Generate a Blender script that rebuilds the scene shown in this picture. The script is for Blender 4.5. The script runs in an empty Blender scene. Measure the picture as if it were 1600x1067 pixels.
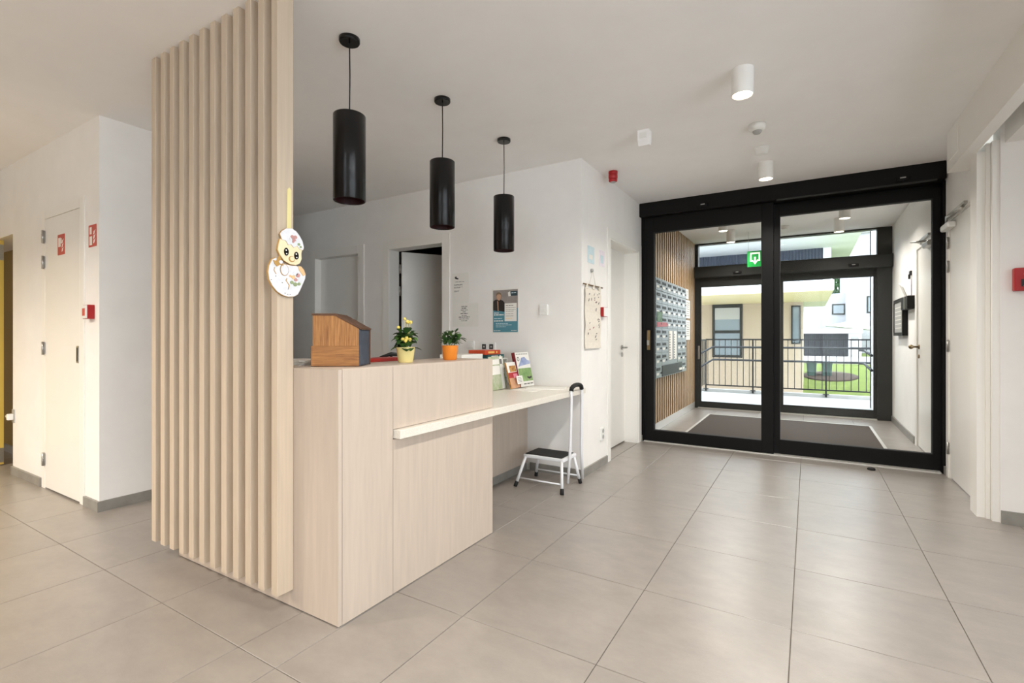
import bpy, bmesh, math, random
from mathutils import Vector, Matrix
random.seed(7)
S = bpy.context.scene
C = S.collection
PI = math.pi

# ------------------------------------------------------------------ camera, sky, exposure
cam = bpy.data.objects.new('camera', bpy.data.cameras.new('camera'))
C.objects.link(cam)
cam.location = (0, 0, 1.16)
cam.rotation_euler = (PI / 2, 0, 0.5436)
cam.data.sensor_width = 36
cam.data.lens = 36 * 765.2 / 1600
cam.data.shift_y = -0.004
cam.data.clip_start = 0.02
cam.data.clip_end = 300
S.camera = cam

w = bpy.data.worlds.new('overcast_sky')
S.world = w
w.use_nodes = True
bg = w.node_tree.nodes['Background']
bg.inputs[0].default_value = (0.86, 0.93, 1.0, 1)
bg.inputs[1].default_value = 5.2

S.view_settings.view_transform = 'Standard'
S.view_settings.look = 'None'
S.view_settings.gamma = 1
S.view_settings.use_curve_mapping = False
S.view_settings.exposure = 0.58
S.cycles.max_bounces = 10
S.cycles.diffuse_bounces = 6
S.cycles.transparent_max_bounces = 16
S.cycles.sample_clamp_indirect = 6
S.cycles.caustics_reflective = False
S.cycles.caustics_refractive = False
LAMP_W = 23.0          # watts of one ceiling spot
LAMP_COL = (1.0, 0.945, 0.87)
LAMP_WARM = (1.0, 0.89, 0.76)     # warmer tint for the added unseen lamps, to warm the left side
LAMP_SPREAD = 150      # degrees, beam of one ceiling spot

# ------------------------------------------------------------------ materials
def lin(c):
    return tuple(((x / 255) / 12.92 if x / 255 <= 0.04045 else ((x / 255 + 0.055) / 1.055) ** 2.4) for x in c)

def mat(name, rgb, rough=0.6, metal=0.0, var=0.0, scale=6.0, stretch=(1, 1, 1), bump=0.0, bscale=None,
        spec=0.5, rnd=0.0, emit=None, estr=0.0, coat=0.0, rgb2=None, detail=4.0, wave=None):
    m = bpy.data.materials.new(name)
    m.use_nodes = True
    nt = m.node_tree
    p = nt.nodes['Principled BSDF']
    c = lin(rgb)
    p.inputs['Base Color'].default_value = (*c, 1)
    p.inputs['Roughness'].default_value = rough
    p.inputs['Metallic'].default_value = metal
    p.inputs['Specular IOR Level'].default_value = spec
    p.inputs['Coat Weight'].default_value = coat
    if emit:
        p.inputs['Emission Color'].default_value = (*lin(emit), 1)
        p.inputs['Emission Strength'].default_value = estr
    if var or bump or rnd or rgb2:
        tc = nt.nodes.new('ShaderNodeTexCoord')
        mp = nt.nodes.new('ShaderNodeMapping')
        mp.inputs['Scale'].default_value = stretch
        nt.links.new(tc.outputs['Object'], mp.inputs['Vector'])
        oi = None
        if rnd:
            oi = nt.nodes.new('ShaderNodeObjectInfo')
            vm = nt.nodes.new('ShaderNodeVectorMath'); vm.operation = 'SCALE'
            cx = nt.nodes.new('ShaderNodeCombineXYZ')
            nt.links.new(oi.outputs['Random'], cx.inputs[0])
            nt.links.new(oi.outputs['Random'], cx.inputs[1])
            nt.links.new(cx.outputs[0], vm.inputs[0]); vm.inputs['Scale'].default_value = 37.0
            ad = nt.nodes.new('ShaderNodeVectorMath'); ad.operation = 'ADD'
            nt.links.new(mp.outputs[0], ad.inputs[0]); nt.links.new(vm.outputs[0], ad.inputs[1])
            vec = ad.outputs[0]
        else:
            vec = mp.outputs[0]
        n = nt.nodes.new('ShaderNodeTexNoise')
        n.inputs['Scale'].default_value = scale
        n.inputs['Detail'].default_value = detail
        n.inputs['Roughness'].default_value = 0.72 if detail > 10 else 0.62
        nt.links.new(vec, n.inputs['Vector'])
        r = nt.nodes.new('ShaderNodeValToRGB')
        r.color_ramp.elements[0].position = 0.3
        r.color_ramp.elements[1].position = 0.7
        a = rgb2 or tuple(x * (1 - var) for x in rgb)
        b = rgb if rgb2 else tuple(min(255, x * (1 + var)) for x in rgb)
        r.color_ramp.elements[0].color = (*lin(a), 1)
        r.color_ramp.elements[1].color = (*lin(b), 1)
        nt.links.new(n.outputs['Fac'], r.inputs[0])
        col = r.outputs[0]
        if rnd:
            hs = nt.nodes.new('ShaderNodeHueSaturation')
            mr = nt.nodes.new('ShaderNodeMapRange')
            mr.inputs['To Min'].default_value = 1 - rnd
            mr.inputs['To Max'].default_value = 1 + rnd
            nt.links.new(oi.outputs['Random'], mr.inputs[0])
            nt.links.new(mr.outputs[0], hs.inputs['Value'])
            nt.links.new(col, hs.inputs['Color'])
            col = hs.outputs[0]
        nt.links.new(col, p.inputs['Base Color'])
        if bump:
            n2 = n
            if bscale:
                n2 = nt.nodes.new('ShaderNodeTexNoise')
                n2.inputs['Scale'].default_value = bscale
                n2.inputs['Detail'].default_value = 3
                nt.links.new(vec, n2.inputs['Vector'])
            bp = nt.nodes.new('ShaderNodeBump')
            bp.inputs['Strength'].default_value = bump
            bp.inputs['Distance'].default_value = 0.004
            nt.links.new(n2.outputs['Fac'], bp.inputs['Height'])
            nt.links.new(bp.outputs[0], p.inputs['Normal'])
    return m

def glass_mat(name, tint=(0.95, 0.955, 0.95), rough=0.0):
    m = bpy.data.materials.new(name); m.use_nodes = True
    nt = m.node_tree; nt.nodes.clear()
    out = nt.nodes.new('ShaderNodeOutputMaterial')
    mx = nt.nodes.new('ShaderNodeMixShader')
    tr = nt.nodes.new('ShaderNodeBsdfTransparent'); tr.inputs[0].default_value = (*tint, 1)
    gl = nt.nodes.new('ShaderNodeBsdfGlossy'); gl.inputs['Roughness'].default_value = rough
    fr = nt.nodes.new('ShaderNodeFresnel'); fr.inputs[0].default_value = 1.16
    nt.links.new(fr.outputs[0], mx.inputs[0])
    nt.links.new(tr.outputs[0], mx.inputs[1]); nt.links.new(gl.outputs[0], mx.inputs[2])
    nt.links.new(mx.outputs[0], out.inputs[0])
    return m

def wave_bump(m, scale, strength, axis='Z', dist=0.002):
    nt = m.node_tree; p = nt.nodes['Principled BSDF']
    tc = nt.nodes.new('ShaderNodeTexCoord')
    wv = nt.nodes.new('ShaderNodeTexWave'); wv.bands_direction = axis
    wv.inputs['Scale'].default_value = scale
    nt.links.new(tc.outputs['Object'], wv.inputs['Vector'])
    b = nt.nodes.new('ShaderNodeBump'); b.inputs['Strength'].default_value = strength; b.inputs['Distance'].default_value = dist
    nt.links.new(wv.outputs['Fac'], b.inputs['Height'])
    nt.links.new(b.outputs[0], p.inputs['Normal'])
    return m

def brick_mat(name, c1, c2, mortar, scale, bw=0.5, rh=0.25, ms=0.02, rough=0.9, axes='XZ'):
    m = bpy.data.materials.new(name); m.use_nodes = True
    nt = m.node_tree; p = nt.nodes['Principled BSDF']; p.inputs['Roughness'].default_value = rough
    tc = nt.nodes.new('ShaderNodeTexCoord'); sp = nt.nodes.new('ShaderNodeSeparateXYZ'); cb = nt.nodes.new('ShaderNodeCombineXYZ')
    nt.links.new(tc.outputs['Object'], sp.inputs[0])
    nt.links.new(sp.outputs[axes[0]], cb.inputs[0]); nt.links.new(sp.outputs[axes[1]], cb.inputs[1])
    b = nt.nodes.new('ShaderNodeTexBrick')
    b.inputs['Color1'].default_value = (*lin(c1), 1); b.inputs['Color2'].default_value = (*lin(c2), 1)
    b.inputs['Mortar'].default_value = (*lin(mortar), 1)
    b.inputs['Scale'].default_value = scale; b.inputs['Mortar Size'].default_value = ms
    b.inputs['Brick Width'].default_value = bw; b.inputs['Row Height'].default_value = rh
    nt.links.new(cb.outputs[0], b.inputs['Vector']); nt.links.new(b.outputs['Color'], p.inputs['Base Color'])
    return m

M = {}
M['wall'] = mat('wall_paint', (241, 239, 236), 0.75, var=0.012, scale=3, bump=0.06, bscale=180)
M['ceil'] = mat('ceiling_paint', (247, 246, 245), 0.85, var=0.01, scale=2)
M['door'] = mat('door_lacquer', (238, 236, 231), 0.38, var=0.008, scale=2)
M['trim'] = mat('trim_lacquer', (240, 238, 233), 0.42)
M['tile'] = mat('floor_tile_stone', (144, 137, 130), 0.31, spec=1.0, var=0.06, scale=5.0, stretch=(1, 1.6, 1), bump=0.10, bscale=140, rnd=0.02, detail=14)
M['grout'] = mat('floor_grout', (112, 104, 95), 0.9, var=0.05, scale=20)
M['skirt'] = mat('skirting_stone', (140, 137, 131), 0.5, var=0.06, scale=10)
M['birch'] = mat('birch_laminate', (194, 179, 165), 0.46, var=0.028, scale=4.5, stretch=(9, 9, 0.7), bump=0.02, detail=6)
M['slat'] = mat('slat_wood', (200, 183, 162), 0.5, var=0.03, scale=4, stretch=(14, 14, 0.6), bump=0.02, rnd=0.012, detail=6)
M['counter'] = mat('counter_composite', (226, 220, 209), 0.32, var=0.05, scale=260, detail=2)
M['black'] = mat('black_aluminium', (11, 10, 10), 0.5, var=0.15, scale=200, spec=0.2)
M['dark'] = mat('anthracite_aluminium', (50, 51, 49), 0.5, spec=0.25)
M['rubber'] = mat('black_rubber', (20, 20, 21), 0.75, bump=0.3, bscale=300, var=0.1)
M['glass'] = glass_mat('clear_glass')
M['glass2'] = glass_mat('outer_door_glass', (0.84, 0.85, 0.85))
M['steel'] = mat('brushed_steel', (178, 176, 172), 0.32, 0.9, var=0.05, scale=60)
M['brass'] = mat('old_brass', (138, 118, 88), 0.35, 0.9)
M['mail'] = mat('mailbox_aluminium', (150, 158, 163), 0.42, 0.35, var=0.03, scale=30)
M['slot'] = mat('slot_black', (24, 26, 30), 0.5)
M['white'] = mat('white_plastic', (236, 236, 233), 0.35)
M['grey'] = mat('grey_plastic', (170, 170, 168), 0.4)
M['red'] = mat('red_plastic', (170, 22, 28), 0.35)
M['redsign'] = mat('red_sign_vinyl', (196, 82, 66), 0.5)
M['signwhite'] = mat('sign_white_print', (240, 236, 228), 0.5)
M['green'] = mat('exit_sign_green', (10, 128, 52), 0.35, emit=(10, 140, 56), estr=0.25)
M['signlit'] = mat('exit_sign_pictogram', (235, 245, 225), 0.35, emit=(235, 245, 225), estr=0.35)
M['paper'] = mat('paper_white', (236, 234, 228), 0.75, var=0.01, scale=8)
M['ink'] = mat('print_grey', (118, 114, 110), 0.8)
M['inkd'] = mat('print_dark', (62, 60, 60), 0.8)
M['shade'] = wave_bump(mat('pendant_shade_black', (7, 7, 8), 0.22, spec=0.35), 90, 0.15)
M['shadein'] = mat('pendant_inner_dark_red', (48, 10, 14), 0.5)
M['cord'] = mat('black_cord', (14, 14, 14), 0.6)
M['lampwhite'] = mat('lamp_white_metal', (238, 237, 234), 0.4)
M['lampglow'] = mat('lamp_glow', (255, 248, 235), 0.4, emit=(255, 238, 210), estr=9.0)
M['oak'] = mat('vestibule_oak_slat', (176, 146, 112), 0.5, var=0.10, scale=5, stretch=(12, 12, 0.6), rnd=0.06, detail=6)
M['groove'] = mat('slat_backing_dark', (38, 30, 24), 0.8)
M['mat'] = mat('entrance_mat_fibre', (66, 58, 52), 0.95, var=0.22, scale=150, bump=0.8, bscale=220)
M['alu'] = mat('mat_edge_aluminium', (214, 212, 206), 0.35, 0.4)
M['yellowdoor'] = mat('yellow_door_lacquer', (226, 196, 92), 0.4)
M['shaded_yellow'] = mat('niche_yellow_shaded', (132, 108, 52), 0.7)  # yellow darkened so the colour carries the shade inside the niche
M['concrete'] = mat('walkway_concrete', (176, 175, 172), 0.85, var=0.05, scale=4)
M['rail'] = mat('railing_dark_steel', (24, 25, 28), 0.5)
M['railsteel'] = mat('railing_handrail_steel', (52, 54, 58), 0.45, 0.2)
M['brick'] = brick_mat('beige_brick', (182, 162, 138), (166, 146, 124), (188, 178, 164), 8.5, 0.5, 0.18, 0.03)
M['render'] = mat('white_render', (228, 229, 230), 0.85, var=0.01, scale=3)
M['cladding'] = wave_bump(mat('blue_grey_cladding', (62, 70, 86), 0.6), 3.2, 1.0, 'X', 0.05)
M['whitebrick'] = brick_mat('white_painted_brick', (186, 186, 192), (178, 178, 186), (164, 164, 172), 3.0, 0.8, 0.25, 0.02)
M['lawn'] = mat('lawn_green', (116, 132, 58), 0.95, rgb2=(92, 108, 44), scale=3.0, bump=0.5, bscale=60)
M['soil'] = mat('dark_soil', (70, 58, 50), 0.95, var=0.2, scale=9)
M['shed'] = wave_bump(mat('dark_shed_boards', (34, 37, 42), 0.7), 6.0, 0.8, 'X', 0.03)
M['winglass'] = mat('window_glass_reflecting', (120, 132, 140), 0.08, 0.0, spec=0.8)
M['bin'] = mat('bin_green_plastic', (70, 92, 88), 0.6)
M['conifer'] = mat('conifer_green', (62, 92, 58), 0.9, var=0.3, scale=9)
M['bark'] = mat('bark_brown', (86, 68, 52), 0.9, var=0.2, scale=20)
M['woodbox'] = mat('stained_pine', (186, 132, 74), 0.55, rgb2=(122, 76, 36), scale=4, stretch=(34, 34, 2.0), detail=6, bump=0.1)
M['woodboxh'] = mat('stained_pine_cross_grain', (176, 122, 66), 0.55, rgb2=(116, 72, 34), scale=4, stretch=(2.5, 2.5, 38), detail=6, bump=0.1)
M['woodedge'] = mat('burnt_pine_edge', (84, 54, 32), 0.6, var=0.2, scale=30)
M['chalk'] = mat('chalkboard_slate', (74, 82, 96), 0.8, rgb2=(50, 56, 68), scale=14, detail=6)
M['potyellow'] = mat('pot_pale_yellow', (236, 220, 150), 0.4, var=0.02, scale=8)
M['potorange'] = mat('pot_orange', (232, 138, 44), 0.4, var=0.02, scale=8)
M['soilpot'] = mat('potting_soil', (52, 40, 32), 0.95)
M['leaf'] = mat('leaf_green', (58, 96, 40), 0.45, rgb2=(30, 58, 28), scale=30)
M['leafl'] = mat('leaf_light_green', (92, 132, 54), 0.45, rgb2=(58, 92, 42), scale=30)
M['flower'] = mat('flower_yellow', (246, 222, 112), 0.6)
M['stem'] = mat('stem_green', (92, 120, 62), 0.6)
M['redfolder'] = mat('folder_red', (158, 34, 28), 0.45)
M['cloth'] = mat('linen_cloth', (228, 221, 208), 0.9, var=0.03, scale=40, bump=0.2, bscale=300)
M['rod'] = mat('wood_rod', (120, 96, 70), 0.6)
M['clothink'] = mat('cloth_print_grey', (112, 106, 112), 0.9)
M['clothred'] = mat('cloth_print_red', (150, 84, 92), 0.9)
M['bluepaper'] = mat('pale_blue_paper', (206, 226, 232), 0.7, var=0.03, scale=20)
M['pinkpaper'] = mat('pale_pink_paper', (236, 228, 236), 0.7, var=0.03, scale=20)
M['teal'] = mat('poster_teal', (84, 142, 158), 0.6)
M['tealdark'] = mat('poster_dark_teal', (42, 66, 76), 0.6)
M['photogrey'] = mat('poster_photo_grey', (150, 142, 138), 0.6, var=0.08, scale=12)
M['skin'] = mat('poster_skin_print', (196, 156, 130), 0.6)
M['hair'] = mat('poster_hair_print', (128, 110, 88), 0.6)
M['jacket'] = mat('poster_jacket_print', (42, 34, 32), 0.6)
M['cream'] = mat('cream_enamel', (244, 228, 190), 0.45)
M['gold'] = mat('gold_edge', (196, 156, 92), 0.4, 0.3)
M['egg'] = mat('egg_white_enamel', (228, 230, 236), 0.35, var=0.03, scale=40)
M['orangelt'] = mat('pale_orange_enamel', (232, 190, 140), 0.45)
M['pink'] = mat('dusty_pink_enamel', (200, 150, 146), 0.5)
M['sage'] = mat('sage_green_enamel', (146, 160, 120), 0.5)
M['eyeblack'] = mat('glossy_black_enamel', (12, 12, 14), 0.15)
M['ribbon'] = mat('ribbon_pale_yellow', (232, 220, 158), 0.5)
M['orangebook'] = mat('book_orange', (206, 74, 34), 0.5)
M['tealbook'] = mat('book_teal', (44, 96, 98), 0.5)
M['yellowink'] = mat('print_yellow', (246, 206, 110), 0.6)
M['maroon'] = mat('binder_maroon', (116, 22, 32), 0.45)
M['meadow'] = mat('cover_meadow_print', (150, 176, 116), 0.5, rgb2=(104, 146, 84), scale=22)
M['bluewash'] = mat('cover_blue_wash', (176, 188, 216), 0.5, rgb2=(120, 134, 182), scale=16)
M['foodprint'] = mat('cover_fruit_print', (214, 160, 60), 0.5, rgb2=(120, 60, 50), scale=60)
M['tanprint'] = mat('cover_tan_print', (200, 152, 116), 0.5, var=0.08, scale=20)
M['pinkprint'] = mat('cover_pink_print', (218, 130, 150), 0.5)
M['greenprint'] = mat('magazine_green_print', (150, 170, 120), 0.5, rgb2=(196, 196, 180), scale=26)
M['stoolwhite'] = mat('stool_white_enamel', (232, 233, 236), 0.3)

# ------------------------------------------------------------------ mesh helpers
class MB:
    def __init__(self):
        self.bm = bmesh.new()
    def _finish(self, vs, m):
        if m is not None:
            bmesh.ops.transform(self.bm, matrix=m, verts=vs)
        return vs
    def box(self, x0, x1, y0, y1, z0, z1, bev=0.0, m=None, seg=1):
        r = bmesh.ops.create_cube(self.bm, size=1.0)
        vs = r['verts']
        bmesh.ops.scale(self.bm, vec=(abs(x1 - x0), abs(y1 - y0), abs(z1 - z0)), verts=vs)
        bmesh.ops.translate(self.bm, vec=((x0 + x1) / 2, (y0 + y1) / 2, (z0 + z1) / 2), verts=vs)
        if bev:
            es = list({e for v in vs for e in v.link_edges})
            rr = bmesh.ops.bevel(self.bm, geom=es, offset=bev, segments=seg, affect='EDGES', profile=0.5)
            vs = list({v for f in rr['faces'] for v in f.verts} | {v for v in vs if v.is_valid})
        self._finish(vs, m)
        return self
    def prism(self, pts, a, b, axis='Y', m=None):
        """extrude a 2D outline along an axis: X -> pts=(y,z), Y -> pts=(x,z), Z -> pts=(x,y)"""
        def P(u, v, t):
            return (t, u, v) if axis == 'X' else ((u, t, v) if axis == 'Y' else (u, v, t))
        lo = [self.bm.verts.new(P(u, v, a)) for u, v in pts]
        hi = [self.bm.verts.new(P(u, v, b)) for u, v in pts]
        n = len(pts)
        self.bm.faces.new(lo[::-1]); self.bm.faces.new(hi)
        for i in range(n):
            self.bm.faces.new((lo[i], lo[(i + 1) % n], hi[(i + 1) % n], hi[i]))
        self._finish(lo + hi, m)
        return self
    def lathe(self, prof, x, y, seg=32, m=None, cap=True):
        rings = []
        for r, z in prof:
            rings.append([self.bm.verts.new((x + r * math.cos(2 * PI * k / seg), y + r * math.sin(2 * PI * k / seg), z)) for k in range(seg)])
        for a, b in zip(rings, rings[1:]):
            for k in range(seg):
                f = self.bm.faces.new((a[k], a[(k + 1) % seg], b[(k + 1) % seg], b[k])); f.smooth = True
        if cap:
            self.bm.faces.new(rings[0][::-1]); self.bm.faces.new(rings[-1])
        self._finish([v for r in rings for v in r], m)
        return self
    def cyl(self, x, y, z0, z1, r, seg=24, m=None):
        return self.lathe([(r, z0), (r, z1)], x, y, seg, m)
    def tube(self, path, r, seg=10, cap=True, m=None):
        pts = [Vector(p) for p in path]
        rad = r if isinstance(r, (list, tuple)) else [r] * len(pts)
        rings = []
        up = None
        for i, p in enumerate(pts):
            t = ((pts[i + 1] - p).normalized() if i + 1 < len(pts) else Vector((0, 0, 0)))
            if i > 0:
                t = t + (p - pts[i - 1]).normalized()
            t.normalize()
            if up is None:
                up = Vector((0, 0, 1)) if abs(t.z) < 0.9 else Vector((1, 0, 0))
            s = t.cross(up)
            if s.length < 1e-4:
                s = t.cross(Vector((0.3, 1, 0.2)))
            s.normalize(); u = s.cross(t).normalized(); up = u
            rings.append([self.bm.verts.new(p + rad[i] * (s * math.cos(2 * PI * k / seg) + u * math.sin(2 * PI * k / seg))) for k in range(seg)])
        for a, b in zip(rings, rings[1:]):
            for k in range(seg):
                f = self.bm.faces.new((a[k], a[(k + 1) % seg], b[(k + 1) % seg], b[k])); f.smooth = True
        if cap:
            self.bm.faces.new(rings[0][::-1]); self.bm.faces.new(rings[-1])
        self._finish([v for q in rings for v in q], m)
        return self
    def ball(self, x, y, z, rx, ry=None, rz=None, sub=2, m=None):
        r = bmesh.ops.create_icosphere(self.bm, subdivisions=sub, radius=1.0)
        vs = r['verts']
        bmesh.ops.scale(self.bm, vec=(rx, ry or rx, rz or rx), verts=vs)
        bmesh.ops.translate(self.bm, vec=(x, y, z), verts=vs)
        for f in {f for v in vs for f in v.link_faces}:
            f.smooth = True
        self._finish(vs, m)
        return self
    def face(self, pts, smooth=False):
        f = self.bm.faces.new([self.bm.verts.new(p) for p in pts]); f.smooth = smooth
        return self

def wloc(o):
    v = Vector((0, 0, 0))
    while o:
        v += o.location
        o = o.parent
    return v

def tag(o, label=None, cat=None, group=None, kind=None):
    if label: o['label'] = label
    if cat: o['category'] = cat
    if group: o['group'] = group
    if kind: o['kind'] = kind
    return o

def obj(name, mb, material, parent=None, origin=None, label=None, kind=None):
    """mb is in world coordinates; the object's origin goes to `origin` (default: its base)"""
    bm = mb.bm
    bmesh.ops.recalc_face_normals(bm, faces=bm.faces)
    vs = [v.co for v in bm.verts]
    if origin is None:
        origin = Vector(((min(v.x for v in vs) + max(v.x for v in vs)) / 2, (min(v.y for v in vs) + max(v.y for v in vs)) / 2, min(v.z for v in vs)))
    origin = Vector(origin)
    bmesh.ops.translate(bm, vec=-origin, verts=bm.verts)
    me = bpy.data.meshes.new(name)
    bm.to_mesh(me); bm.free()
    me.materials.append(M[material] if isinstance(material, str) else material)
    o = bpy.data.objects.new(name, me)
    C.objects.link(o)
    if parent:
        o.parent = parent
        o.location = origin - wloc(parent)
    else:
        o.location = origin
    if label: o['label'] = label
    if kind: o['kind'] = kind
    return o

def inst(src, parent, origin, name=None):
    o = src.copy(); C.objects.link(o)
    o.parent = parent
    o.location = Vector(origin) - (wloc(parent) if parent else Vector((0, 0, 0)))
    return o

def thing(name, label, cat, loc, group=None, kind=None):
    o = bpy.data.objects.new(name, None); C.objects.link(o)
    o.empty_display_size = 0.1
    o.location = loc
    return tag(o, label, cat, group, kind)

def struct(name, mb, material, label, cat):
    return tag(obj(name, mb, material), label, cat, None, 'structure')

def bx(*a, **k):
    return MB().box(*a, **k)

# ------------------------------------------------------------------ the setting
H = 2.64       # hall ceiling
HV = 2.70      # vestibule ceiling
XL, XR = -1.6, 1.0      # left / right wall planes of the entrance axis
YW = 3.756              # wall behind the desk
YE = 5.51               # inner sliding door
YO = 8.55               # outer sliding door

fl = struct('floor', bx(-8.2, 3.4, -4.6, 8.75, -0.12, -0.004), 'grout', 'pale grey-beige square stone tile floor running through hall and vestibule', 'floor')
TX, TY = 0.5867, 0.599
JX, JY = 0.003, 0.003
def tile_rects():
    rows = [2.838 + TY * k for k in range(-12, 11)]
    cols = [-0.0566 + TX * k for k in range(-2, 8)]
    colsl = [-1.827 - 0.59 * k for k in range(0, 11)]
    spans = [(a, b) for a, b in zip(cols, cols[1:])] + [(XL, cols[0]), (colsl[0], XL)] + [(b, a) for a, b in zip(colsl, colsl[1:])]
    for (a, b) in spans:
        for y0, y1 in zip(rows, rows[1:]):
            if b <= XL + 0.01 and y0 > YW: continue
            if a >= XR and y0 > 4.2: continue
            if y0 < -4.5 or a > 3.0: continue
            yield a, b, y0, min(y1, 8.5) if y1 > 8.5 and y0 < 8.45 else y1
ct, stn = math.cos(0.5436), math.sin(0.5436)
def near_view(x, y):
    d = -x * stn + y * ct
    l = x * ct + y * stn
    return d > 0.25 and abs(l) < d * 1.5 + 0.5
shared = {}
for a, b, y0, y1 in tile_rects():
    if y1 > 8.52: continue
    if not any(near_view(x, y) for x in (a, b) for y in (y0, y1)): continue
    key = (round(b - a, 3), round(y1 - y0, 3))
    cx, cy = (a + b) / 2, (y0 + y1) / 2
    if key not in shared:
        shared[key] = obj('tile', bx(a + JX / 2, b - JX / 2, y0 + JY / 2, y1 - JY / 2, -0.012, 0.0, bev=0.0012), 'tile', fl, (cx, cy, 0))
    else:
        inst(shared[key], fl, (cx, cy, 0))

# threshold tile in the recessed doorway
obj('tile', bx(-1.835, XL - 0.002, 4.432, 5.328, -0.012, 0.0), 'tile', fl)

# ceilings
struct('ceiling', bx(-8.2, 3.4, -4.6, YE + 0.1, H, H + 0.2), 'ceil', 'smooth white plaster ceiling above the reception hall', 'ceiling')
struct('ceiling_vestibule', bx(XL - 0.2, XR + 0.2, YE + 0.1, YO + 0.15, HV, HV + 0.2), 'ceil', 'white plaster ceiling of the entrance vestibule behind the glass doors', 'ceiling')

def wall_with(x0, x1, y0, y1, z1, holes, along):
    """box wall with door holes [(a,b,ztop)] along 'X' or 'Y'"""
    mb = MB()
    a = x0 if along == 'X' else y0
    e = x1 if along == 'X' else y1
    def seg(s, t, zb):
        if t - s < 1e-4: return
        if along == 'X': mb.box(s, t, y0, y1, zb, z1)
        else: mb.box(x0, x1, s, t, zb, z1)
    for ha, hb, hz in sorted(holes):
        seg(a, ha, 0); seg(ha, hb, hz); a = hb
    seg(a, e, 0)
    return mb

D1 = (-5.00, -4.234, 2.105)     # closed office door
D2 = (-3.80, -3.045, 2.105)     # open office door
struct('wall_back', wall_with(-8.1, XL, YW, YW + 0.14, H, [D1, D2], 'X'), 'wall', 'white painted wall with two doors behind the reception desk', 'wall')
D3 = (4.43, 5.33, 2.10)
struct('wall_entrance', wall_with(XL - 0.24, XL, YW + 0.14, YE - 0.06, H, [D3], 'Y'), 'wall', 'narrow white wall with a recessed door beside the glass entrance', 'wall')
D4 = (4.46, 5.33, 2.13)
struct('wall_right', wall_with(XR, XR + 0.14, 4.42, YE + 0.1, H, [D4], 'Y'), 'wall', 'white wall with a service door at the right of the glass entrance', 'wall')
struct('wall_corridor', bx(1.03, 3.2, 4.2, 4.34, 0, H), 'wall', 'white wall seen through the opening at the right edge', 'wall')
# lintel above the side opening and the rest of the right side of the hall
mb = MB(); mb.box(1.05, 1.19, -2.4, 4.2, 2.372, H); mb.box(1.05, 1.19, -4.4, -2.4, 0, H)
struct('wall_side', mb, 'wall', 'white lintel wall above the wide side opening', 'wall')
mb = MB(); mb.box(3.2, 3.34, -4.4, 4.34, 0, 0.16); mb.box(3.2, 3.34, -4.4, 4.34, 2.5, H)
for a, b in ((-4.4, -2.7), (1.5, 4.34)): mb.box(3.2, 3.34, a, b, 0.16, 2.5)
struct('wall_corridor_end', mb, 'wall', 'white end wall of the side room with an added window', 'wall')
for i, (a, b) in enumerate(((-2.7, 1.5),)):  # window added in the unseen end wall to send daylight through the opening
    mb = MB()
    for y in (a, b - 0.06, (a + b) / 2 - 0.03): mb.box(3.24, 3.30, y, y + 0.06, 0.16, 2.5)
    mb.box(3.24, 3.30, a, b, 0.16, 0.22); mb.box(3.24, 3.30, a, b, 2.44, 2.5)
    wn = struct('window_%d' % (i + 2), mb, 'dark', 'unseen tall window added to light the side room', 'window')
    wn['group'] = 'added side room windows'
    obj('pane', bx(3.27, 3.28, a + 0.06, (a + b) / 2 - 0.03, 0.22, 2.44), 'glass', wn)
    obj('pane', bx(3.27, 3.28, (a + b) / 2 + 0.03, b - 0.06, 0.22, 2.44), 'glass', wn)
# closet block on the left
D5 = (-5.03, -4.325, 2.085)
mb = wall_with(-5.79, -4.04, 1.37, 1.47, H, [D5], 'X')
mb.box(-4.14, -4.04, 1.47, 2.1, 0, H); mb.box(-5.79, -4.14, 2.0, 2.1, 0, H); mb.box(-5.79, -5.69, 1.47, 2.0, 0, H)
struct('wall_left', mb, 'wall', 'white cupboard wall with the hose reel door on the left', 'wall')
struct('wall_niche_lintel', bx(-8.1, -5.79, 1.37, 1.62, 2.04, H), 'wall', 'white wall above the yellow niche', 'wall')
struct('wall_niche', bx(-8.1, -5.79, 1.62, 1.72, 0, H), 'shaded_yellow', 'yellow niche wall with shade in its colour beside the yellow door', 'wall')
mb = MB(); mb.box(-8.2, -8.1, -4.5, 4.0, 0, H)
struct('wall_left_end', mb, 'wall', 'plain white wall closing the corridor on the left', 'wall')
# unseen wall behind the camera, its window added to let in fill daylight
mb = MB()
mb.box(-8.1, 3.3, -4.5, -4.36, 0, 0.16); mb.box(-8.1, 3.3, -4.5, -4.36, 2.5, H)
for a, b in ((-8.1, -0.4), (1.0, 3.3)):
    mb.box(a, b, -4.5, -4.36, 0.16, 2.5)
struct('wall_rear', mb, 'wall', 'white rear wall of the hall with an added window', 'wall')
for i, (a, b) in enumerate(((-0.4, 1.0),)):
    mb = MB()
    for x in (a, b - 0.06, (a + b) / 2 - 0.03): mb.box(x, x + 0.06, -4.47, -4.40, 0.16, 2.5)
    mb.box(a, b, -4.47, -4.40, 0.16, 0.22); mb.box(a, b, -4.47, -4.40, 2.44, 2.5)
    wn = struct('window_%d' % (i + 1), mb, 'dark', 'unseen window added in the rear wall for daylight', 'window')
    wn['group'] = 'added rear windows'
    obj('pane', bx(a + 0.06, (a + b) / 2 - 0.03, -4.44, -4.43, 0.22, 2.44), 'glass', wn)
    obj('pane', bx((a + b) / 2 + 0.03, b - 0.06, -4.44, -4.43, 0.22, 2.44), 'glass', wn)
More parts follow.
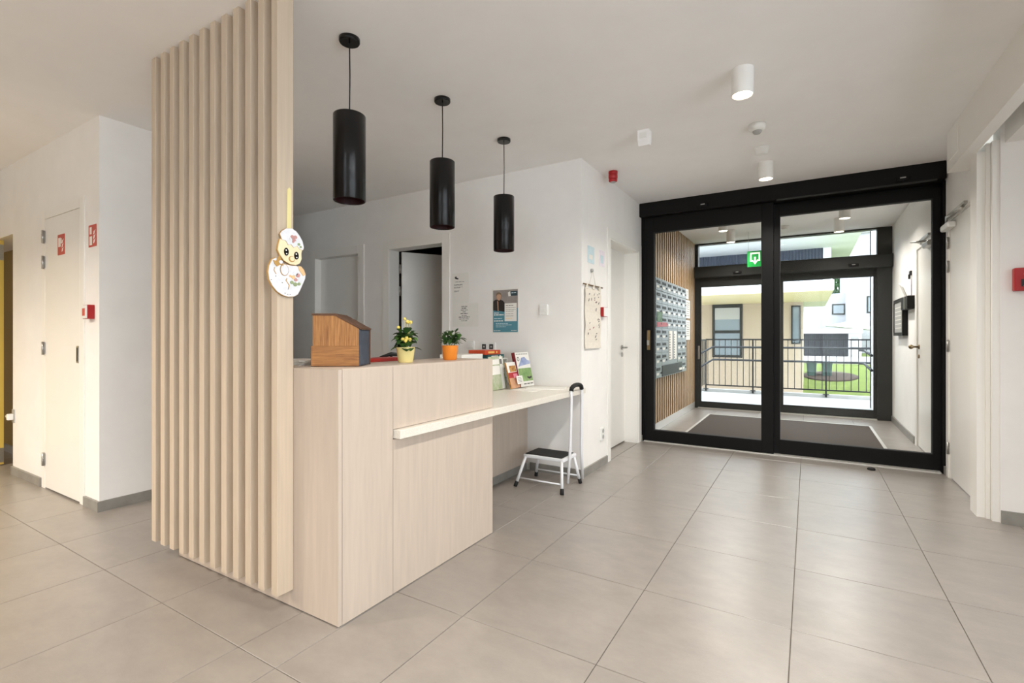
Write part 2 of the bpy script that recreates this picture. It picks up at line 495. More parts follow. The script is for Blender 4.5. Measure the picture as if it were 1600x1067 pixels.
# vestibule side walls
wvl = struct('wall_vestibule_left', bx(XL - 0.26, XL - 0.008, YE - 0.06, YO + 0.06, 0, HV), 'groove', 'oak slatted wall carrying the letterboxes in the vestibule', 'wall')
y = YE + 0.10
src = None
while y < 8.42:
    if src is None:
        src = obj('slat', bx(XL - 0.008, XL, y, y + 0.066, 0.10, HV, bev=0.001), 'oak', wvl, (XL, y, 0))
    else:
        inst(src, wvl, (XL, y, 0))
    y += 0.112
obj('plinth', bx(XL - 0.008, XL, YE + 0.10, YO - 0.06, 0, 0.10), 'alu', wvl, label='pale aluminium plinth strip')
D6 = (5.80, 6.72, 2.10)
struct('wall_vestibule_right', wall_with(XR, XR + 0.14, YE + 0.1, YO + 0.06, HV, [D6], 'Y'), 'wall', 'white vestibule wall with notice frame and service door', 'wall')

# skirting
def skirt(n, mb, lab):
    struct(n, mb, 'skirt', lab, 'baseboard')
mb = MB(); mb.box(-5.79, -5.10, 1.355, 1.37, 0, 0.068); mb.box(-4.265, -4.025, 1.355, 1.37, 0, 0.068); mb.box(-4.04, -4.025, 1.37, 2.1, 0, 0.068)
skirt('baseboard_left', mb, 'grey stone skirting round the cupboard wall')
skirt('baseboard_niche', bx(-8.1, -5.79, 1.605, 1.62, 0, 0.068), 'dark grey skirting in the yellow niche')
mb = MB(); mb.box(-2.08, XL + 0.015, YW - 0.015, YW, 0, 0.068); mb.box(XL, XL + 0.015, YW, 4.34, 0, 0.068); mb.box(XL, XL + 0.015, 5.42, YE - 0.06, 0, 0.068)
skirt('baseboard_back', mb, 'grey stone skirting at the wall corner behind the step stool')
mb = MB(); mb.box(-8.1, -5.1, YW - 0.015, YW, 0, 0.068); mb.box(-4.17, -3.92, YW - 0.015, YW, 0, 0.068); mb.box(-2.97, -2.12, YW - 0.015, YW, 0, 0.068)
skirt('baseboard_office', mb, 'grey skirting along the office doors behind the desk')
skirt('baseboard_right', bx(1.032, 3.2, 4.185, 4.2, 0, 0.08), 'grey skirting on the wall through the side opening')
mb = MB(); mb.box(XR - 0.015, XR, 5.40, YE - 0.06, 0, 0.07)
skirt('baseboard_entrance', mb, 'short grey skirting piece between black frame and service door')
skirt('baseboard_vestibule', bx(XR - 0.015, XR, 6.84, YO - 0.06, 0, 0.08), 'grey skirting along the right wall of the vestibule')

# portal of the side opening: pelmet and jamb
pel = struct('trim_1', bx(0.868, 0.935, -2.4, 4.70, 2.357, H), 'trim', 'long white pelmet box above the side opening', 'trim')
obj('access_panel', bx(0.864, 0.868, 4.38, 4.62, 2.42, 2.60, bev=0.001), 'trim', pel, label='small flush access panel')
obj('end_board', bx(0.935, XR, 4.40, 4.70, 2.357, H), 'trim', pel)
mb = MB(); mb.box(0.935, 0.975, 4.27, 4.42, 0, 2.357); mb.box(0.975, 0.995, 4.25, 4.42, 0, 2.40)
jm = struct('trim_2', mb, 'trim', 'white door jamb casing at the side opening', 'trim')
obj('door_slot', bx(0.996, 1.03, 4.215, 4.42, 0, 2.40), 'door', jm, label='white edge of the sliding leaf in its pocket')

# ------------------------------------------------------------------ doors
def hinge_set(parent, pts, axis):
    for (x, y, z) in pts:
        h = MB(); h.cyl(x, y, z - 0.05, z + 0.05, 0.008, 10)
        h.cyl(x, y, z - 0.012, z - 0.008, 0.0095, 10); h.cyl(x, y, z + 0.012, z + 0.016, 0.0095, 10)
        if axis == 'X': h.box(x - 0.022, x + 0.022, y + 0.004, y + 0.008, z - 0.045, z + 0.045)
        else: h.box(x + 0.004, x + 0.008, y - 0.022, y + 0.022, z - 0.045, z + 0.045)
        obj('hinge', h, 'steel', parent)

def casing_x(name, x0, x1, zt, yf, depth, wdt, parent, mtl='trim', out=0.012):
    """door casing round an opening in a wall whose face is y=yf (room on the -Y side)"""
    mb = MB()
    mb.box(x0 - wdt, x0 + 0.02, yf - out, yf, 0, zt + wdt, bev=0.002)
    mb.box(x1 - 0.02, x1 + wdt, yf - out, yf, 0, zt + wdt, bev=0.002)
    mb.box(x0 + 0.02, x1 - 0.02, yf - out, yf, zt - 0.02, zt + wdt, bev=0.002)
    mb.box(x0, x0 + 0.02, yf, yf + depth, 0, zt); mb.box(x1 - 0.02, x1, yf, yf + depth, 0, zt); mb.box(x0 + 0.02, x1 - 0.02, yf, yf + depth, zt - 0.02, zt)
    return obj(name, mb, mtl, parent)

# closed office door behind the desk
d = thing('door_1', 'closed white office door behind the desk, further from the open one', 'door', (-4.617, YW, 0), kind='structure')
casing_x('frame', D1[0], D1[1], D1[2], YW, 0.14, 0.075, d)
obj('leaf', bx(D1[0] + 0.022, D1[1] - 0.022, YW + 0.07, YW + 0.11, 0.006, D1[2] - 0.022, bev=0.002), 'door', d)
hn = MB(); hn.cyl(0, 0, 0, 0.05, 0.01, 12, m=Matrix.Translation((-4.30, YW + 0.07, 1.05)) @ Matrix.Rotation(PI / 2, 4, 'X'))
hn.tube([(-4.30, YW + 0.025, 1.05), (-4.42, YW + 0.025, 1.05)], 0.008)
obj('handle', hn, 'steel', d)
# open office door
d = thing('door_2', 'white office door standing ajar onto a dark room', 'door', (-3.42, YW, 0), kind='structure')
casing_x('frame', D2[0], D2[1], D2[2], YW, 0.14, 0.075, d)
hx, hy = D2[0] + 0.03, YW + 0.155
lf = MB().box(0.012, 0.72, 0, 0.04, 0.006, D2[2] - 0.02, bev=0.002, m=Matrix.Translation((hx, hy, 0)) @ Matrix.Rotation(math.radians(58), 4, 'Z'))
leaf2 = obj('leaf', lf, 'door', d)
hinge_set(d, [(hx - 0.004, hy - 0.012, z) for z in (1.90, 1.66, 1.08, 0.25)], 'X')
# dark room behind it
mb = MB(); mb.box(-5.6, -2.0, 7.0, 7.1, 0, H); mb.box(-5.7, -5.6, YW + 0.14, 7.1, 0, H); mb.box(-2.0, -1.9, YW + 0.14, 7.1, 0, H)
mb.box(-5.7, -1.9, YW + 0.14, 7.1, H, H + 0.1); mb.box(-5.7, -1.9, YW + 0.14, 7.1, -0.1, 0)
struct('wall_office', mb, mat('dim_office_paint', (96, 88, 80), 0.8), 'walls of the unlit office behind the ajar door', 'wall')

# recessed door beside the entrance
d = thing('door_3', 'white recessed door with lever handle beside the glass entrance', 'door', (XL, 4.88, 0), kind='structure')
mb = MB()
mb.box(XL, XL + 0.012, D3[0] - 0.08, D3[0] + 0.0, 0, D3[2] + 0.08, bev=0.002); mb.box(XL, XL + 0.012, D3[1], D3[1] + 0.09, 0, D3[2] + 0.08, bev=0.002)
mb.box(XL, XL + 0.012, D3[0], D3[1], D3[2], D3[2] + 0.08, bev=0.002)
mb.box(XL - 0.15, XL, D3[1] - 0.012, D3[1], 0, D3[2]); mb.box(XL - 0.15, XL, D3[0], D3[0] + 0.012, 0, D3[2]); mb.box(XL - 0.15, XL, D3[0] + 0.012, D3[1] - 0.012, D3[2] - 0.012, D3[2])
obj('frame', mb, 'trim', d)
obj('leaf', bx(XL - 0.19, XL - 0.15, D3[0] + 0.003, D3[1] - 0.003, 0.012, D3[2] - 0.003), 'door', d)
hn = MB()
hn.lathe([(0.026, 0), (0.026, 0.008)], 0, 0, 20, Matrix.Translation((XL - 0.15, 5.23, 1.05)) @ Matrix.Rotation(PI / 2, 4, 'Y'))
hn.tube([(XL - 0.145, 5.23, 1.05), (XL - 0.095, 5.23, 1.05), (XL - 0.09, 5.22, 1.05), (XL - 0.09, 5.11, 1.05)], 0.009)
obj('lever_handle', hn, 'steel', d)
obj('lock_rosette', MB().lathe([(0.024, 0), (0.024, 0.008)], 0, 0, 20, Matrix.Translation((XL - 0.15, 5.23, 0.97)) @ Matrix.Rotation(PI / 2, 4, 'Y')), 'steel', d)

# service door at the right
d = thing('door_4', 'white service door with arm closer right of the glass entrance', 'door', (XR, 4.9, 0), kind='structure')
mb = MB()
mb.box(XR - 0.008, XR, 5.33, 5.39, 0, 2.19); mb.box(XR - 0.008, XR, 4.43, 5.33, 2.13, 2.19)
mb.box(XR, XR + 0.10, 5.315, 5.33, 0, 2.13); mb.box(XR, XR + 0.10, 4.46, 5.315, 2.115, 2.13)
obj('frame', mb, 'trim', d)
obj('leaf', bx(XR + 0.004, XR + 0.044, 4.463, 5.312, 0.012, 2.112), 'door', d)
hinge_set(d, [(XR - 0.010, 5.335, z) for z in (1.94, 1.745, 1.09, 0.245)], 'Y')
cl = obj('door_closer', bx(XR - 0.055, XR + 0.003, 5.12, 5.36, 2.035, 2.085, bev=0.012, seg=2), 'white', d, label='silver-white arm door closer')
ar = MB(); ar.tube([(XR - 0.03, 5.28, 2.095), (XR - 0.07, 5.05, 2.105), (XR - 0.02, 4.82, 2.125)], 0.009)
ar.box(XR - 0.03, XR - 0.008, 4.75, 5.30, 2.135, 2.155)
obj('closer_arm', ar, 'steel', cl)

# hose reel cupboard door on the left
d = thing('door_5', 'white cupboard door with red hose reel sign and steel pull', 'door', (-4.68, 1.37, 0), kind='structure')
casing_x('frame', D5[0], D5[1], D5[2], 1.37, 0.05, 0.055, d, out=0.008)
obj('leaf', bx(D5[0] + 0.023, D5[1] - 0.023, 1.3625, 1.40, 0.012, D5[2] - 0.023, bev=0.002), 'door', d)
hinge_set(d, [(D5[0] + 0.012, 1.352, z) for z in (1.93, 1.735, 1.077, 0.227)], 'X')
pl = MB(); pl.box(-4.395, -4.358, 1.3585, 1.3625, 0.98, 1.10, bev=0.002)
pu = obj('pull_plate', pl, 'steel', d)
obj('recess', bx(-4.387, -4.366, 1.3575, 1.3587, 0.992, 1.088), 'slot', pu)

def hose_sign(name, x0, x1, z0, z1, y, label, flip):
    sg = obj(name, bx(x0, x1, y - 0.003, y, z0, z1), 'redsign')
    tag(sg, label, 'sign', 'red hose reel signs')
    W, Hh = x1 - x0, z1 - z0
    def P(u, v): return (x0 + u * W, z0 + v * Hh)
    yy0, yy1 = y - 0.0040, y - 0.003
    if not flip:
        obj('reel_symbol', MB().box(*[P(0.12, 0)[0], P(0.46, 0)[0]], yy0, yy1, P(0, 0.40)[1], P(0, 0.84)[1]), 'signwhite', sg)
        obj('bar_symbol', MB().box(P(0.50, 0)[0], P(0.60, 0)[0], yy0, yy1, P(0, 0.55)[1], P(0, 0.80)[1]), 'signwhite', sg)
    else:
        obj('reel_symbol', MB().box(P(0.14, 0)[0], P(0.46, 0)[0], yy0, yy1, P(0, 0.08)[1], P(0, 0.48)[1]), 'signwhite', sg)
        obj('bar_symbol', MB().box(P(0.16, 0)[0], P(0.40, 0)[0], yy0, yy1, P(0, 0.58)[1], P(0, 0.90)[1]), 'signwhite', sg)
    for k in range(3):
        b0 = 0.14 + 0.20 * k
        obj('flame_symbol', MB().prism([P(0.62, b0), P(0.74, b0 + 0.02), P(0.90, b0 + 0.22), P(0.80, b0 + 0.17), P(0.68, b0 + 0.16)], yy0, yy1, 'Y'), 'signwhite', sg)
hose_sign('hose_reel_sign', -4.741, -4.612, 1.765, 1.914, 1.3625, 'red fire hose sign stuck on the white cupboard door', False)
hose_sign('hose_reel_sign', -4.205, -4.080, 1.774, 1.922, 1.37, 'red fire hose sign on the wall right of the cupboard door', True)

# yellow door at the far left
d = thing('door_6', 'yellow door leaf standing open at the left edge', 'door', (-6.25, 1.2, 0), kind='structure')
obj('leaf', bx(-6.29, -6.25, 0.55, 1.42, 0.01, 2.04, bev=0.002), 'yellowdoor', d)
obj('edge_plate', bx(-6.252, -6.246, 1.385, 1.418, 0.03, 0.16), 'steel', d)
obj('edge_plate', bx(-6.252, -6.246, 1.385, 1.418, 1.86, 2.0), 'steel', d)

# vestibule service door
d = thing('door_7', 'cream white service door inside the vestibule with brass lever', 'door', (XR, 6.26, 0), kind='structure')
mb = MB()
mb.box(XR - 0.010, XR, 6.70, 6.79, 0, 2.18); mb.box(XR - 0.010, XR, 5.73, 5.82, 0, 2.18); mb.box(XR - 0.010, XR, 5.82, 6.70, 2.09, 2.18)
mb.box(XR, XR + 0.12, 6.705, 6.72, 0, 2.10); mb.box(XR, XR + 0.12, 5.80, 5.815, 0, 2.10); mb.box(XR, XR + 0.12, 5.815, 6.705, 2.085, 2.10)
obj('frame', mb, 'trim', d)
obj('leaf', bx(XR + 0.004, XR + 0.044, 5.818, 6.702, 0.012, 2.082), 'door', d)
hn = MB(); hn.lathe([(0.024, 0), (0.024, 0.01)], 0, 0, 18, Matrix.Translation((XR + 0.004, 6.63, 1.06)) @ Matrix.Rotation(-PI / 2, 4, 'Y'))
hn.tube([(XR, 6.63, 1.06), (XR - 0.055, 6.63, 1.06), (XR - 0.06, 6.62, 1.06), (XR - 0.06, 6.52, 1.06)], 0.010)
hn.ball(XR - 0.065, 6.63, 1.06, 0.024)
obj('lever_handle', hn, 'brass', d)
obj('lock_plate', MB().lathe([(0.02, 0), (0.02, 0.01)], 0, 0, 18, Matrix.Translation((XR + 0.004, 6.63, 0.96)) @ Matrix.Rotation(-PI / 2, 4, 'Y')), 'brass', d)
cl = obj('door_closer', bx(XR - 0.05, XR + 0.003, 5.9, 6.14, 2.02, 2.07, bev=0.01, seg=2), 'steel', d)
ar = MB(); ar.tube([(XR - 0.03, 6.05, 2.08), (XR - 0.12, 6.25, 2.11), (XR - 0.03, 6.5, 2.14)], 0.009); ar.box(XR - 0.03, XR - 0.01, 6.0, 6.52, 2.13, 2.15)
obj('closer_arm', ar, 'steel', cl)

# ------------------------------------------------------------------ inner sliding glass entrance
def leaf(parent, name, x0, x1, g0, g1, z0, z1, gz0, gz1, yc, mtl, gm, th=0.045):
    mb = MB()
    y0, y1 = yc - th / 2, yc + th / 2
    mb.box(x0, g0, y0, y1, z0, z1, bev=0.002); mb.box(g1, x1, y0, y1, z0, z1, bev=0.002)
    mb.box(g0, g1, y0, y1, z0, gz0); mb.box(g0, g1, y0, y1, gz1, z1)
    lf = obj(name, mb, mtl, parent)
    obj('glass_pane', bx(g0, g1, yc - 0.004, yc + 0.004, gz0, gz1), gm, lf)
    gk = MB()
    for (a, b, c, e) in ((g0 - 0.001, g0 + 0.006, gz0, gz1), (g1 - 0.006, g1 + 0.001, gz0, gz1), (g0, g1, gz0 - 0.001, gz0 + 0.006), (g0, g1, gz1 - 0.006, gz1 + 0.001)):
        gk.box(a, b, y0 - 0.003, y1 + 0.003, c, e)
    obj('gasket', gk, 'rubber', lf)
    return lf
d = thing('door_8', 'black framed double sliding glass door between hall and vestibule', 'door', (-0.3, YE, 0), kind='structure')
mb = MB(); mb.box(XL - 0.0, XR - 0.01, YE - 0.14, YE + 0.08, 2.49, H, bev=0.006)
hd = obj('header_box', mb, 'black', d)
obj('track_strip', bx(-0.26, 0.93, YE - 0.15, YE - 0.12, 2.478, 2.492), 'dark', hd)
for x in (-0.93, 0.70):
    s = MB(); s.box(x - 0.05, x + 0.05, YE - 0.165, YE - 0.14, 2.51, 2.545, bev=0.006)
    so = obj('motion_sensor', s, 'black', hd)
    obj('sensor_lens', bx(x - 0.02, x + 0.02, YE - 0.168, YE - 0.164, 2.53, 2.54), 'grey', so)
mb = MB(); mb.box(XL, XL + 0.035, YE - 0.04, YE + 0.09, 0, 2.49); mb.box(XR - 0.02, XR - 0.0, YE - 0.06, YE + 0.09, 0, 2.49)
mb.box(XL + 0.035, XR - 0.02, YE + 0.05, YE + 0.09, 2.44, 2.49)
obj('frame', mb, 'black', d)
l1 = leaf(d, 'sliding_leaf', -1.56, -0.29, -1.466, -0.393, 0.012, 2.49, 0.13, 2.325, YE - 0.025, 'black', 'glass')
hp = MB(); hp.box(-1.535, -1.500, YE - 0.068, YE - 0.047, 1.02, 1.24, bev=0.004)
ho = obj('lock_plate', hp, 'brass', l1, label='bronze lock plate')
obj('thumb_turn', MB().box(-1.530, -1.505, YE - 0.09, YE - 0.068, 1.07, 1.13, bev=0.006), 'steel', ho)
l2 = leaf(d, 'fixed_leaf', -0.335, XR - 0.02, -0.241, 0.927, 0.012, 2.45, 0.145, 2.365, YE + 0.025, 'black', 'glass')
obj('floor_guide', bx(XL + 0.03, XR - 0.03, YE - 0.06, YE + 0.07, 0.0, 0.010), 'alu', d)

# outer sliding door with transom
d = thing('door_9', 'dark framed outer glass door with transom at the end of the vestibule', 'door', (-0.3, YO, 0), kind='structure')
mb = MB()
mb.box(XL - 0.03, XL + 0.045, YO - 0.03, YO + 0.10, 0, HV); mb.box(0.83, XR, YO - 0.03, YO + 0.10, 0, HV)
mb.box(XL + 0.045, 0.83, YO - 0.03, YO + 0.10, 2.68, HV)
obj('frame', mb, 'dark', d)
hb = obj('header_box', MB().box(XL + 0.0, XR - 0.0, YO - 0.14, YO + 0.06, 2.13, 2.31, bev=0.006), 'dark', d)
for x in (-0.95, 0.55):
    s = obj('motion_sensor', MB().box(x - 0.06, x + 0.06, YO - 0.165, YO - 0.14, 2.16, 2.20, bev=0.006), 'black', hb)
    obj('sensor_lens', bx(x - 0.02, x + 0.02, YO - 0.168, YO - 0.164, 2.18, 2.19), 'grey', s)
obj('transom_pane', bx(XL + 0.045, 0.83, YO + 0.03, YO + 0.038, 2.31, 2.68), 'glass2', d)
l1 = leaf(d, 'sliding_leaf', XL + 0.045, -0.40, -1.515, -0.47, 0.012, 2.13, 0.10, 1.99, YO + 0.0, 'dark', 'glass2')
obj('lock_plate', MB().box(-1.555, -1.528, YO - 0.05, YO - 0.0225, 0.80, 1.02, bev=0.004), 'steel', l1)
l2 = leaf(d, 'sliding_leaf', -0.42, 0.87, -0.33, 0.80, 0.012, 2.13, 0.12, 2.03, YO + 0.05, 'dark', 'glass2')
obj('threshold', bx(XL + 0.045, 0.83, YO - 0.05, YO + 0.10, 0.0, 0.010), 'alu', d)

# ------------------------------------------------------------------ slatted screen
scr = thing('slat_screen', 'tall screen of pale wooden slats beside the reception desk', 'screen', (-2.44, 1.275, 0))
src = None
for k in range(12):
    x = -2.988 + 0.0962 * k
    if src is None:
        src = obj('slat', bx(x, x + 0.042, 1.238, 1.312, 0.08, H, bev=0.0015), 'slat', scr, (x, 1.238, 0))
    else:
        inst(src, scr, (x, 1.238, 0))
obj('head_rail', bx(-2.988, -1.93, 1.296, 1.3125, H - 0.04, H), 'slat', scr)

# ------------------------------------------------------------------ reception desk
DT = 1.033
dk = thing('reception_desk', 'L-shaped birch reception desk with tall front and pale top', 'desk', (-1.75, 1.85, 0))
obj('front_panel', bx(-1.618, -1.6, 1.332, 1.610, 0.004, DT - 0.003, bev=0.0008), 'birch', dk)
obj('front_panel', bx(-1.618, -1.6, 1.6125, 2.425, 0.004, 0.700, bev=0.0008), 'birch', dk)
obj('front_panel', bx(-1.618, -1.6, 1.6125, 2.425, 0.745, DT - 0.003, bev=0.0008), 'birch', dk)
obj('side_panel', bx(-2.30, -1.602, 1.313, 1.331, 0.004, DT - 0.003, bev=0.0008), 'birch', dk)
obj('plinth_board', bx(-2.86, -2.302, 1.313, 1.331, 0.004, 0.14), 'birch', dk)
obj('end_panel', bx(-1.93, -1.619, 2.407, 2.425, 0.745, DT - 0.003), 'birch', dk)
mb = MB(); mb.box(-2.30, -1.604, 1.335, 1.62, DT - 0.020, DT, bev=0.001); mb.box(-1.93, -1.604, 1.62, 2.423, DT - 0.020, DT, bev=0.001)
obj('top_board', mb, 'birch', dk)
obj('inner_panel', bx(-1.93, -1.912, 1.62, 2.405, 0.745, DT - 0.021), 'birch', dk)
obj('inner_panel', bx(-2.30, -1.93, 1.60, 1.618, 0.745, DT - 0.021), 'birch', dk)
obj('inner_panel', bx(-2.30, -2.282, 1.335, 1.60, 0.004, DT - 0.021), 'birch', dk)
pp = obj('pedestal_panel', bx(-2.12, -2.10, 2.0, 3.735, 0.07, 0.700), 'birch', dk, label='birch panel under the worktop')
obj('plinth', bx(-2.14, -2.11, 2.0, 3.735, 0.0, 0.07), 'skirt', dk)
wt = obj('worktop', bx(-2.55, -1.562, 1.618, YW - 0.002, 0.703, 0.743, bev=0.002), 'counter')
tag(wt, 'pale speckled low worktop running from the desk to the wall', 'worktop')

# ------------------------------------------------------------------ pendant lamps
for k, yy in enumerate((1.661, 2.381, 3.101)):
    x = -1.945
    p = thing('pendant_lamp', ['black cylinder pendant lamp nearest the slatted screen', 'middle black cylinder pendant lamp of the three over the desk', 'black cylinder pendant lamp nearest the wall with the poster'][k],
              'lamp', (x, yy, H), 'black pendant lamps above the desk')
    obj('ceiling_rose', MB().lathe([(0.046, H - 0.022), (0.050, H - 0.016), (0.050, H)], x, yy, 32), 'shade', p)
    zt = (2.262, 2.255, 2.215)[k]; zb = (1.835, 1.843, 1.806)[k]
    obj('cord', MB().tube([(x, yy, H - 0.02), (x + 0.003, yy, (H + zt) / 2), (x, yy, zt - 0.01)], 0.0032, 8), 'cord', p)
    R_ = 0.0775
    sh = obj('shade', MB().lathe([(0.004, zt - 0.004), (R_ - 0.003, zt - 0.003), (R_, zt - 0.006), (R_, zb + 0.002), (R_ - 0.002, zb), (R_ - 0.004, zb + 0.002), (R_ - 0.004, zt - 0.012), (0.004, zt - 0.012)], x, yy, 48, cap=False), 'shade', p)
    obj('lining', MB().lathe([(R_ - 0.0045, zb + 0.004), (R_ - 0.0045, zb + 0.22)], x, yy, 48, cap=False), 'shadein', sh)
    obj('bulb', MB().lathe([(0.008, zt - 0.02), (0.02, zt - 0.06), (0.03, zt - 0.11), (0.02, zt - 0.14), (0.004, zt - 0.147)], x, yy, 20), 'white', sh)
# ------------------------------------------------------------------ ceiling spots
def spot(x, y, zc, label, r=0.057, col=LAMP_COL, hgt=0.145, power=1.0, light=True, group='ceiling spots in the hall'):
    p = thing('ceiling_spot', label, 'lamp', (x, y, zc), group)
    obj('housing', MB().lathe([(r - 0.008, zc - hgt + 0.012), (r - 0.006, zc - hgt + 0.002), (r - 0.002, zc - hgt), (r, zc - hgt + 0.003), (r, zc)], x, y, 32, cap=False), 'lampwhite', p)
    obj('diffuser', MB().lathe([(0.002, zc - hgt + 0.006), (r - 0.007, zc - hgt + 0.006)], x, y, 32, cap=False), 'lampglow', p)
    if light:
        L = bpy.data.lights.new('spot_light', 'AREA'); L.shape = 'DISK'; L.size = 2 * r - 0.02
        L.energy = LAMP_W * power; L.color = col; L.spread = math.radians(LAMP_SPREAD)
        lo = bpy.data.objects.new('spot_light', L); C.objects.link(lo)
        lo.parent = p; lo.location = (0, 0, -hgt - 0.002)
spot(-0.31, 2.975, H, 'white cylinder ceiling spot nearest the viewer', power=0.6)
spot(-0.305, 4.655, H, 'white cylinder ceiling spot just in front of the glass doors', power=0.6)
unseen = 'unseen white cylinder ceiling spot added for light beyond the frame'
for (x, y, pw) in ((-0.31, 1.3, 0.55), (-0.31, -0.4, 0.6), (-0.31, -2.1, 1.0), (-3.4, -0.5, 1.1), (-3.4, -2.1, 1.5), (-5.2, -0.9, 1.8), (-5.4, -2.6, 1.7), (2.1, 0.6, 0.8)):  # unseen spots: row carried on and others added, powers set as fill
    spot(x, y, H, unseen, power=pw, col=LAMP_WARM if x < -2 else LAMP_COL, group='added ceiling spots beyond the frame')
for (x, y, lab) in ((-0.947, 7.64, 'white cylinder spot on the vestibule ceiling near the exit sign'), (0.343, 7.60, 'white cylinder spot on the vestibule ceiling near the outer door, right pane'),
                    (0.361, 6.77, 'white cylinder spot close behind the fixed glass leaf'), (-0.93, 6.77, 'white cylinder spot close behind the sliding glass leaf')):
    spot(x, y, HV, lab, power=0.45, group='ceiling spots in the vestibule', hgt=0.18)

# detectors on the ceiling
def detector(name, x, y, zc, prof, label, dome=None, group=None):
    o = obj(name, MB().lathe(prof, x, y, 32), 'white')
    tag(o, label, 'detector', group)
    if dome: obj('dome', MB().lathe(dome, x, y, 24), 'grey', o)
    return o
detector('motion_detector', -0.303, 3.80, H, [(0.030, H - 0.045), (0.046, H - 0.04), (0.053, H - 0.03), (0.055, H)], 'round white motion detector with grey dome on the hall ceiling',
         [(0.006, H - 0.068), (0.020, H - 0.063), (0.028, H - 0.052), (0.030, H - 0.044)])
detector('smoke_detector', -0.309, 4.27, H, [(0.030, H - 0.055), (0.045, H - 0.05), (0.048, H - 0.02), (0.052, H - 0.018), (0.052, H)], 'round white smoke detector between motion detector and spot')
detector('smoke_detector', 0.04, 6.83, HV, [(0.028, HV - 0.075), (0.05, HV - 0.06), (0.062, HV - 0.03), (0.062, HV)], 'domed smoke detector on the vestibule ceiling')
detector('smoke_detector', -0.27, 7.75, HV, [(0.04, HV - 0.05), (0.05, HV - 0.04), (0.05, HV)], 'flat white detector on the vestibule ceiling near the door mullion')
sb = MB()
sb.prism([(3.465, H), (3.54, H), (3.535, H - 0.07), (3.515, H - 0.105), (3.49, H - 0.105), (3.47, H - 0.07)], -1.045, -0.965, 'X')
so = obj('presence_sensor', sb, 'ceil'); tag(so, 'white wedge-shaped presence sensor on the ceiling above the desk side', 'sensor')
obj('sensor_lens', bx(-1.03, -0.98, 3.462, 3.468, H - 0.06, H - 0.02), 'white', so)
si = obj('fire_siren', MB().lathe([(0.03, H - 0.092), (0.036, H - 0.088), (0.038, H - 0.07), (0.034, H - 0.066), (0.040, H - 0.06), (0.040, H - 0.03), (0.036, H - 0.026), (0.040, H - 0.02), (0.040, H)], -1.49, 4.21, 28), 'red')
tag(si, 'round red fire siren on the ceiling by the entrance wall', 'siren')
obj('sound_grille', MB().cyl(-1.49, 4.21, H - 0.097, H - 0.0915, 0.024, 20), 'grey', si)

# ------------------------------------------------------------------ vestibule contents
mt = obj('entrance_mat', bx(-1.255, 0.675, 5.75, 7.83, -0.004, 0.008), 'mat')
tag(mt, 'large brown-grey fibre doormat let into the vestibule floor', 'doormat')
mb = MB(); mb.box(-1.285, -1.255, 5.72, 7.86, 0, 0.009); mb.box(0.675, 0.705, 5.72, 7.86, 0, 0.009); mb.box(-1.255, 0.675, 7.83, 7.86, 0, 0.009); mb.box(-1.255, 0.675, 5.72, 5.75, 0, 0.009)
obj('edge_frame', mb, 'alu', mt, label='pale metal edge frame')

# letterbox bank: 6 columns x 8 rows with a name panel and a wide parcel slot
bank = thing('letterbox_bank', 'grey metal bank of letterboxes on the oak slatted wall', 'letterboxes', (XL, 6.78, 0.664))
BX = XL + 0.03
obj('body', bx(XL + 0.001, BX, 5.915, 7.645, 0.660, 1.890, bev=0.002), 'mail', bank)
PY, PZ = 0.2855, 0.1527
fsrc = None
for c in range(6):
    for r in range(8):
        if c in (2, 3) and r in (4, 5, 6): continue
        if r == 7 and 1 <= c <= 4: continue
        y0 = 5.922 + c * PY; z1 = 1.884 - r * PZ
        org = (BX, y0, z1)
        if fsrc is None:
            f = obj('door', bx(BX, BX + 0.008, y0 + 0.004, y0 + PY - 0.004, z1 - PZ + 0.004, z1 - 0.004, bev=0.002), 'mail', bank, org)
            s = obj('slot', bx(BX + 0.006, BX + 0.012, y0 + 0.035, y0 + 0.205, z1 - 0.062, z1 - 0.028), 'slot', f)
            n = obj('name_tag', bx(BX + 0.008, BX + 0.010, y0 + 0.04, y0 + 0.14, z1 - 0.118, z1 - 0.088), 'paper', f)
            lk = obj('lock', MB().lathe([(0.012, 0), (0.012, 0.008)], 0, 0, 12, Matrix.Translation((BX + 0.008, y0 + 0.235, z1 - 0.095)) @ Matrix.Rotation(PI / 2, 4, 'Y')), 'slot', f)
            fsrc = (f, [s, n, lk])
        else:
            f = fsrc[0].copy(); C.objects.link(f); f.parent = bank; f.location = Vector(org) - wloc(bank)
            for ch in fsrc[1]:
                q = ch.copy(); C.objects.link(q); q.parent = f
npn = obj('name_panel', bx(BX, BX + 0.006, 5.922 + 2 * PY + 0.004, 5.922 + 4 * PY - 0.004, 1.884 - 7 * PZ + 0.004, 1.884 - 4 * PZ - 0.004), 'mail', bank)
for k in range(2):
    ya = 5.922 + 2 * PY + 0.07 + k * 0.25
    st_ = obj('name_strip', bx(BX + 0.006, BX + 0.014, ya, ya + 0.17, 0.865, 1.245, bev=0.003), 'paper', npn)
    for j in range(10):
        obj('bell_button', bx(BX + 0.014, BX + 0.017, ya + 0.02, ya + 0.05, 0.885 + j * 0.034, 0.90 + j * 0.034), 'slot', st_)
obj('parcel_slot', bx(BX, BX + 0.012, 5.922 + PY + 0.01, 5.922 + 5 * PY - 0.01, 0.672, 0.805), 'slot', bank)
ml = MB(); ml.box(BX + 0.012, BX + 0.02, 7.12, 7.30, 0.70, 0.73, m=None)
tag(obj('letter', ml, 'paper'), 'white letter sticking out of the parcel slot of the letterboxes', 'letter')
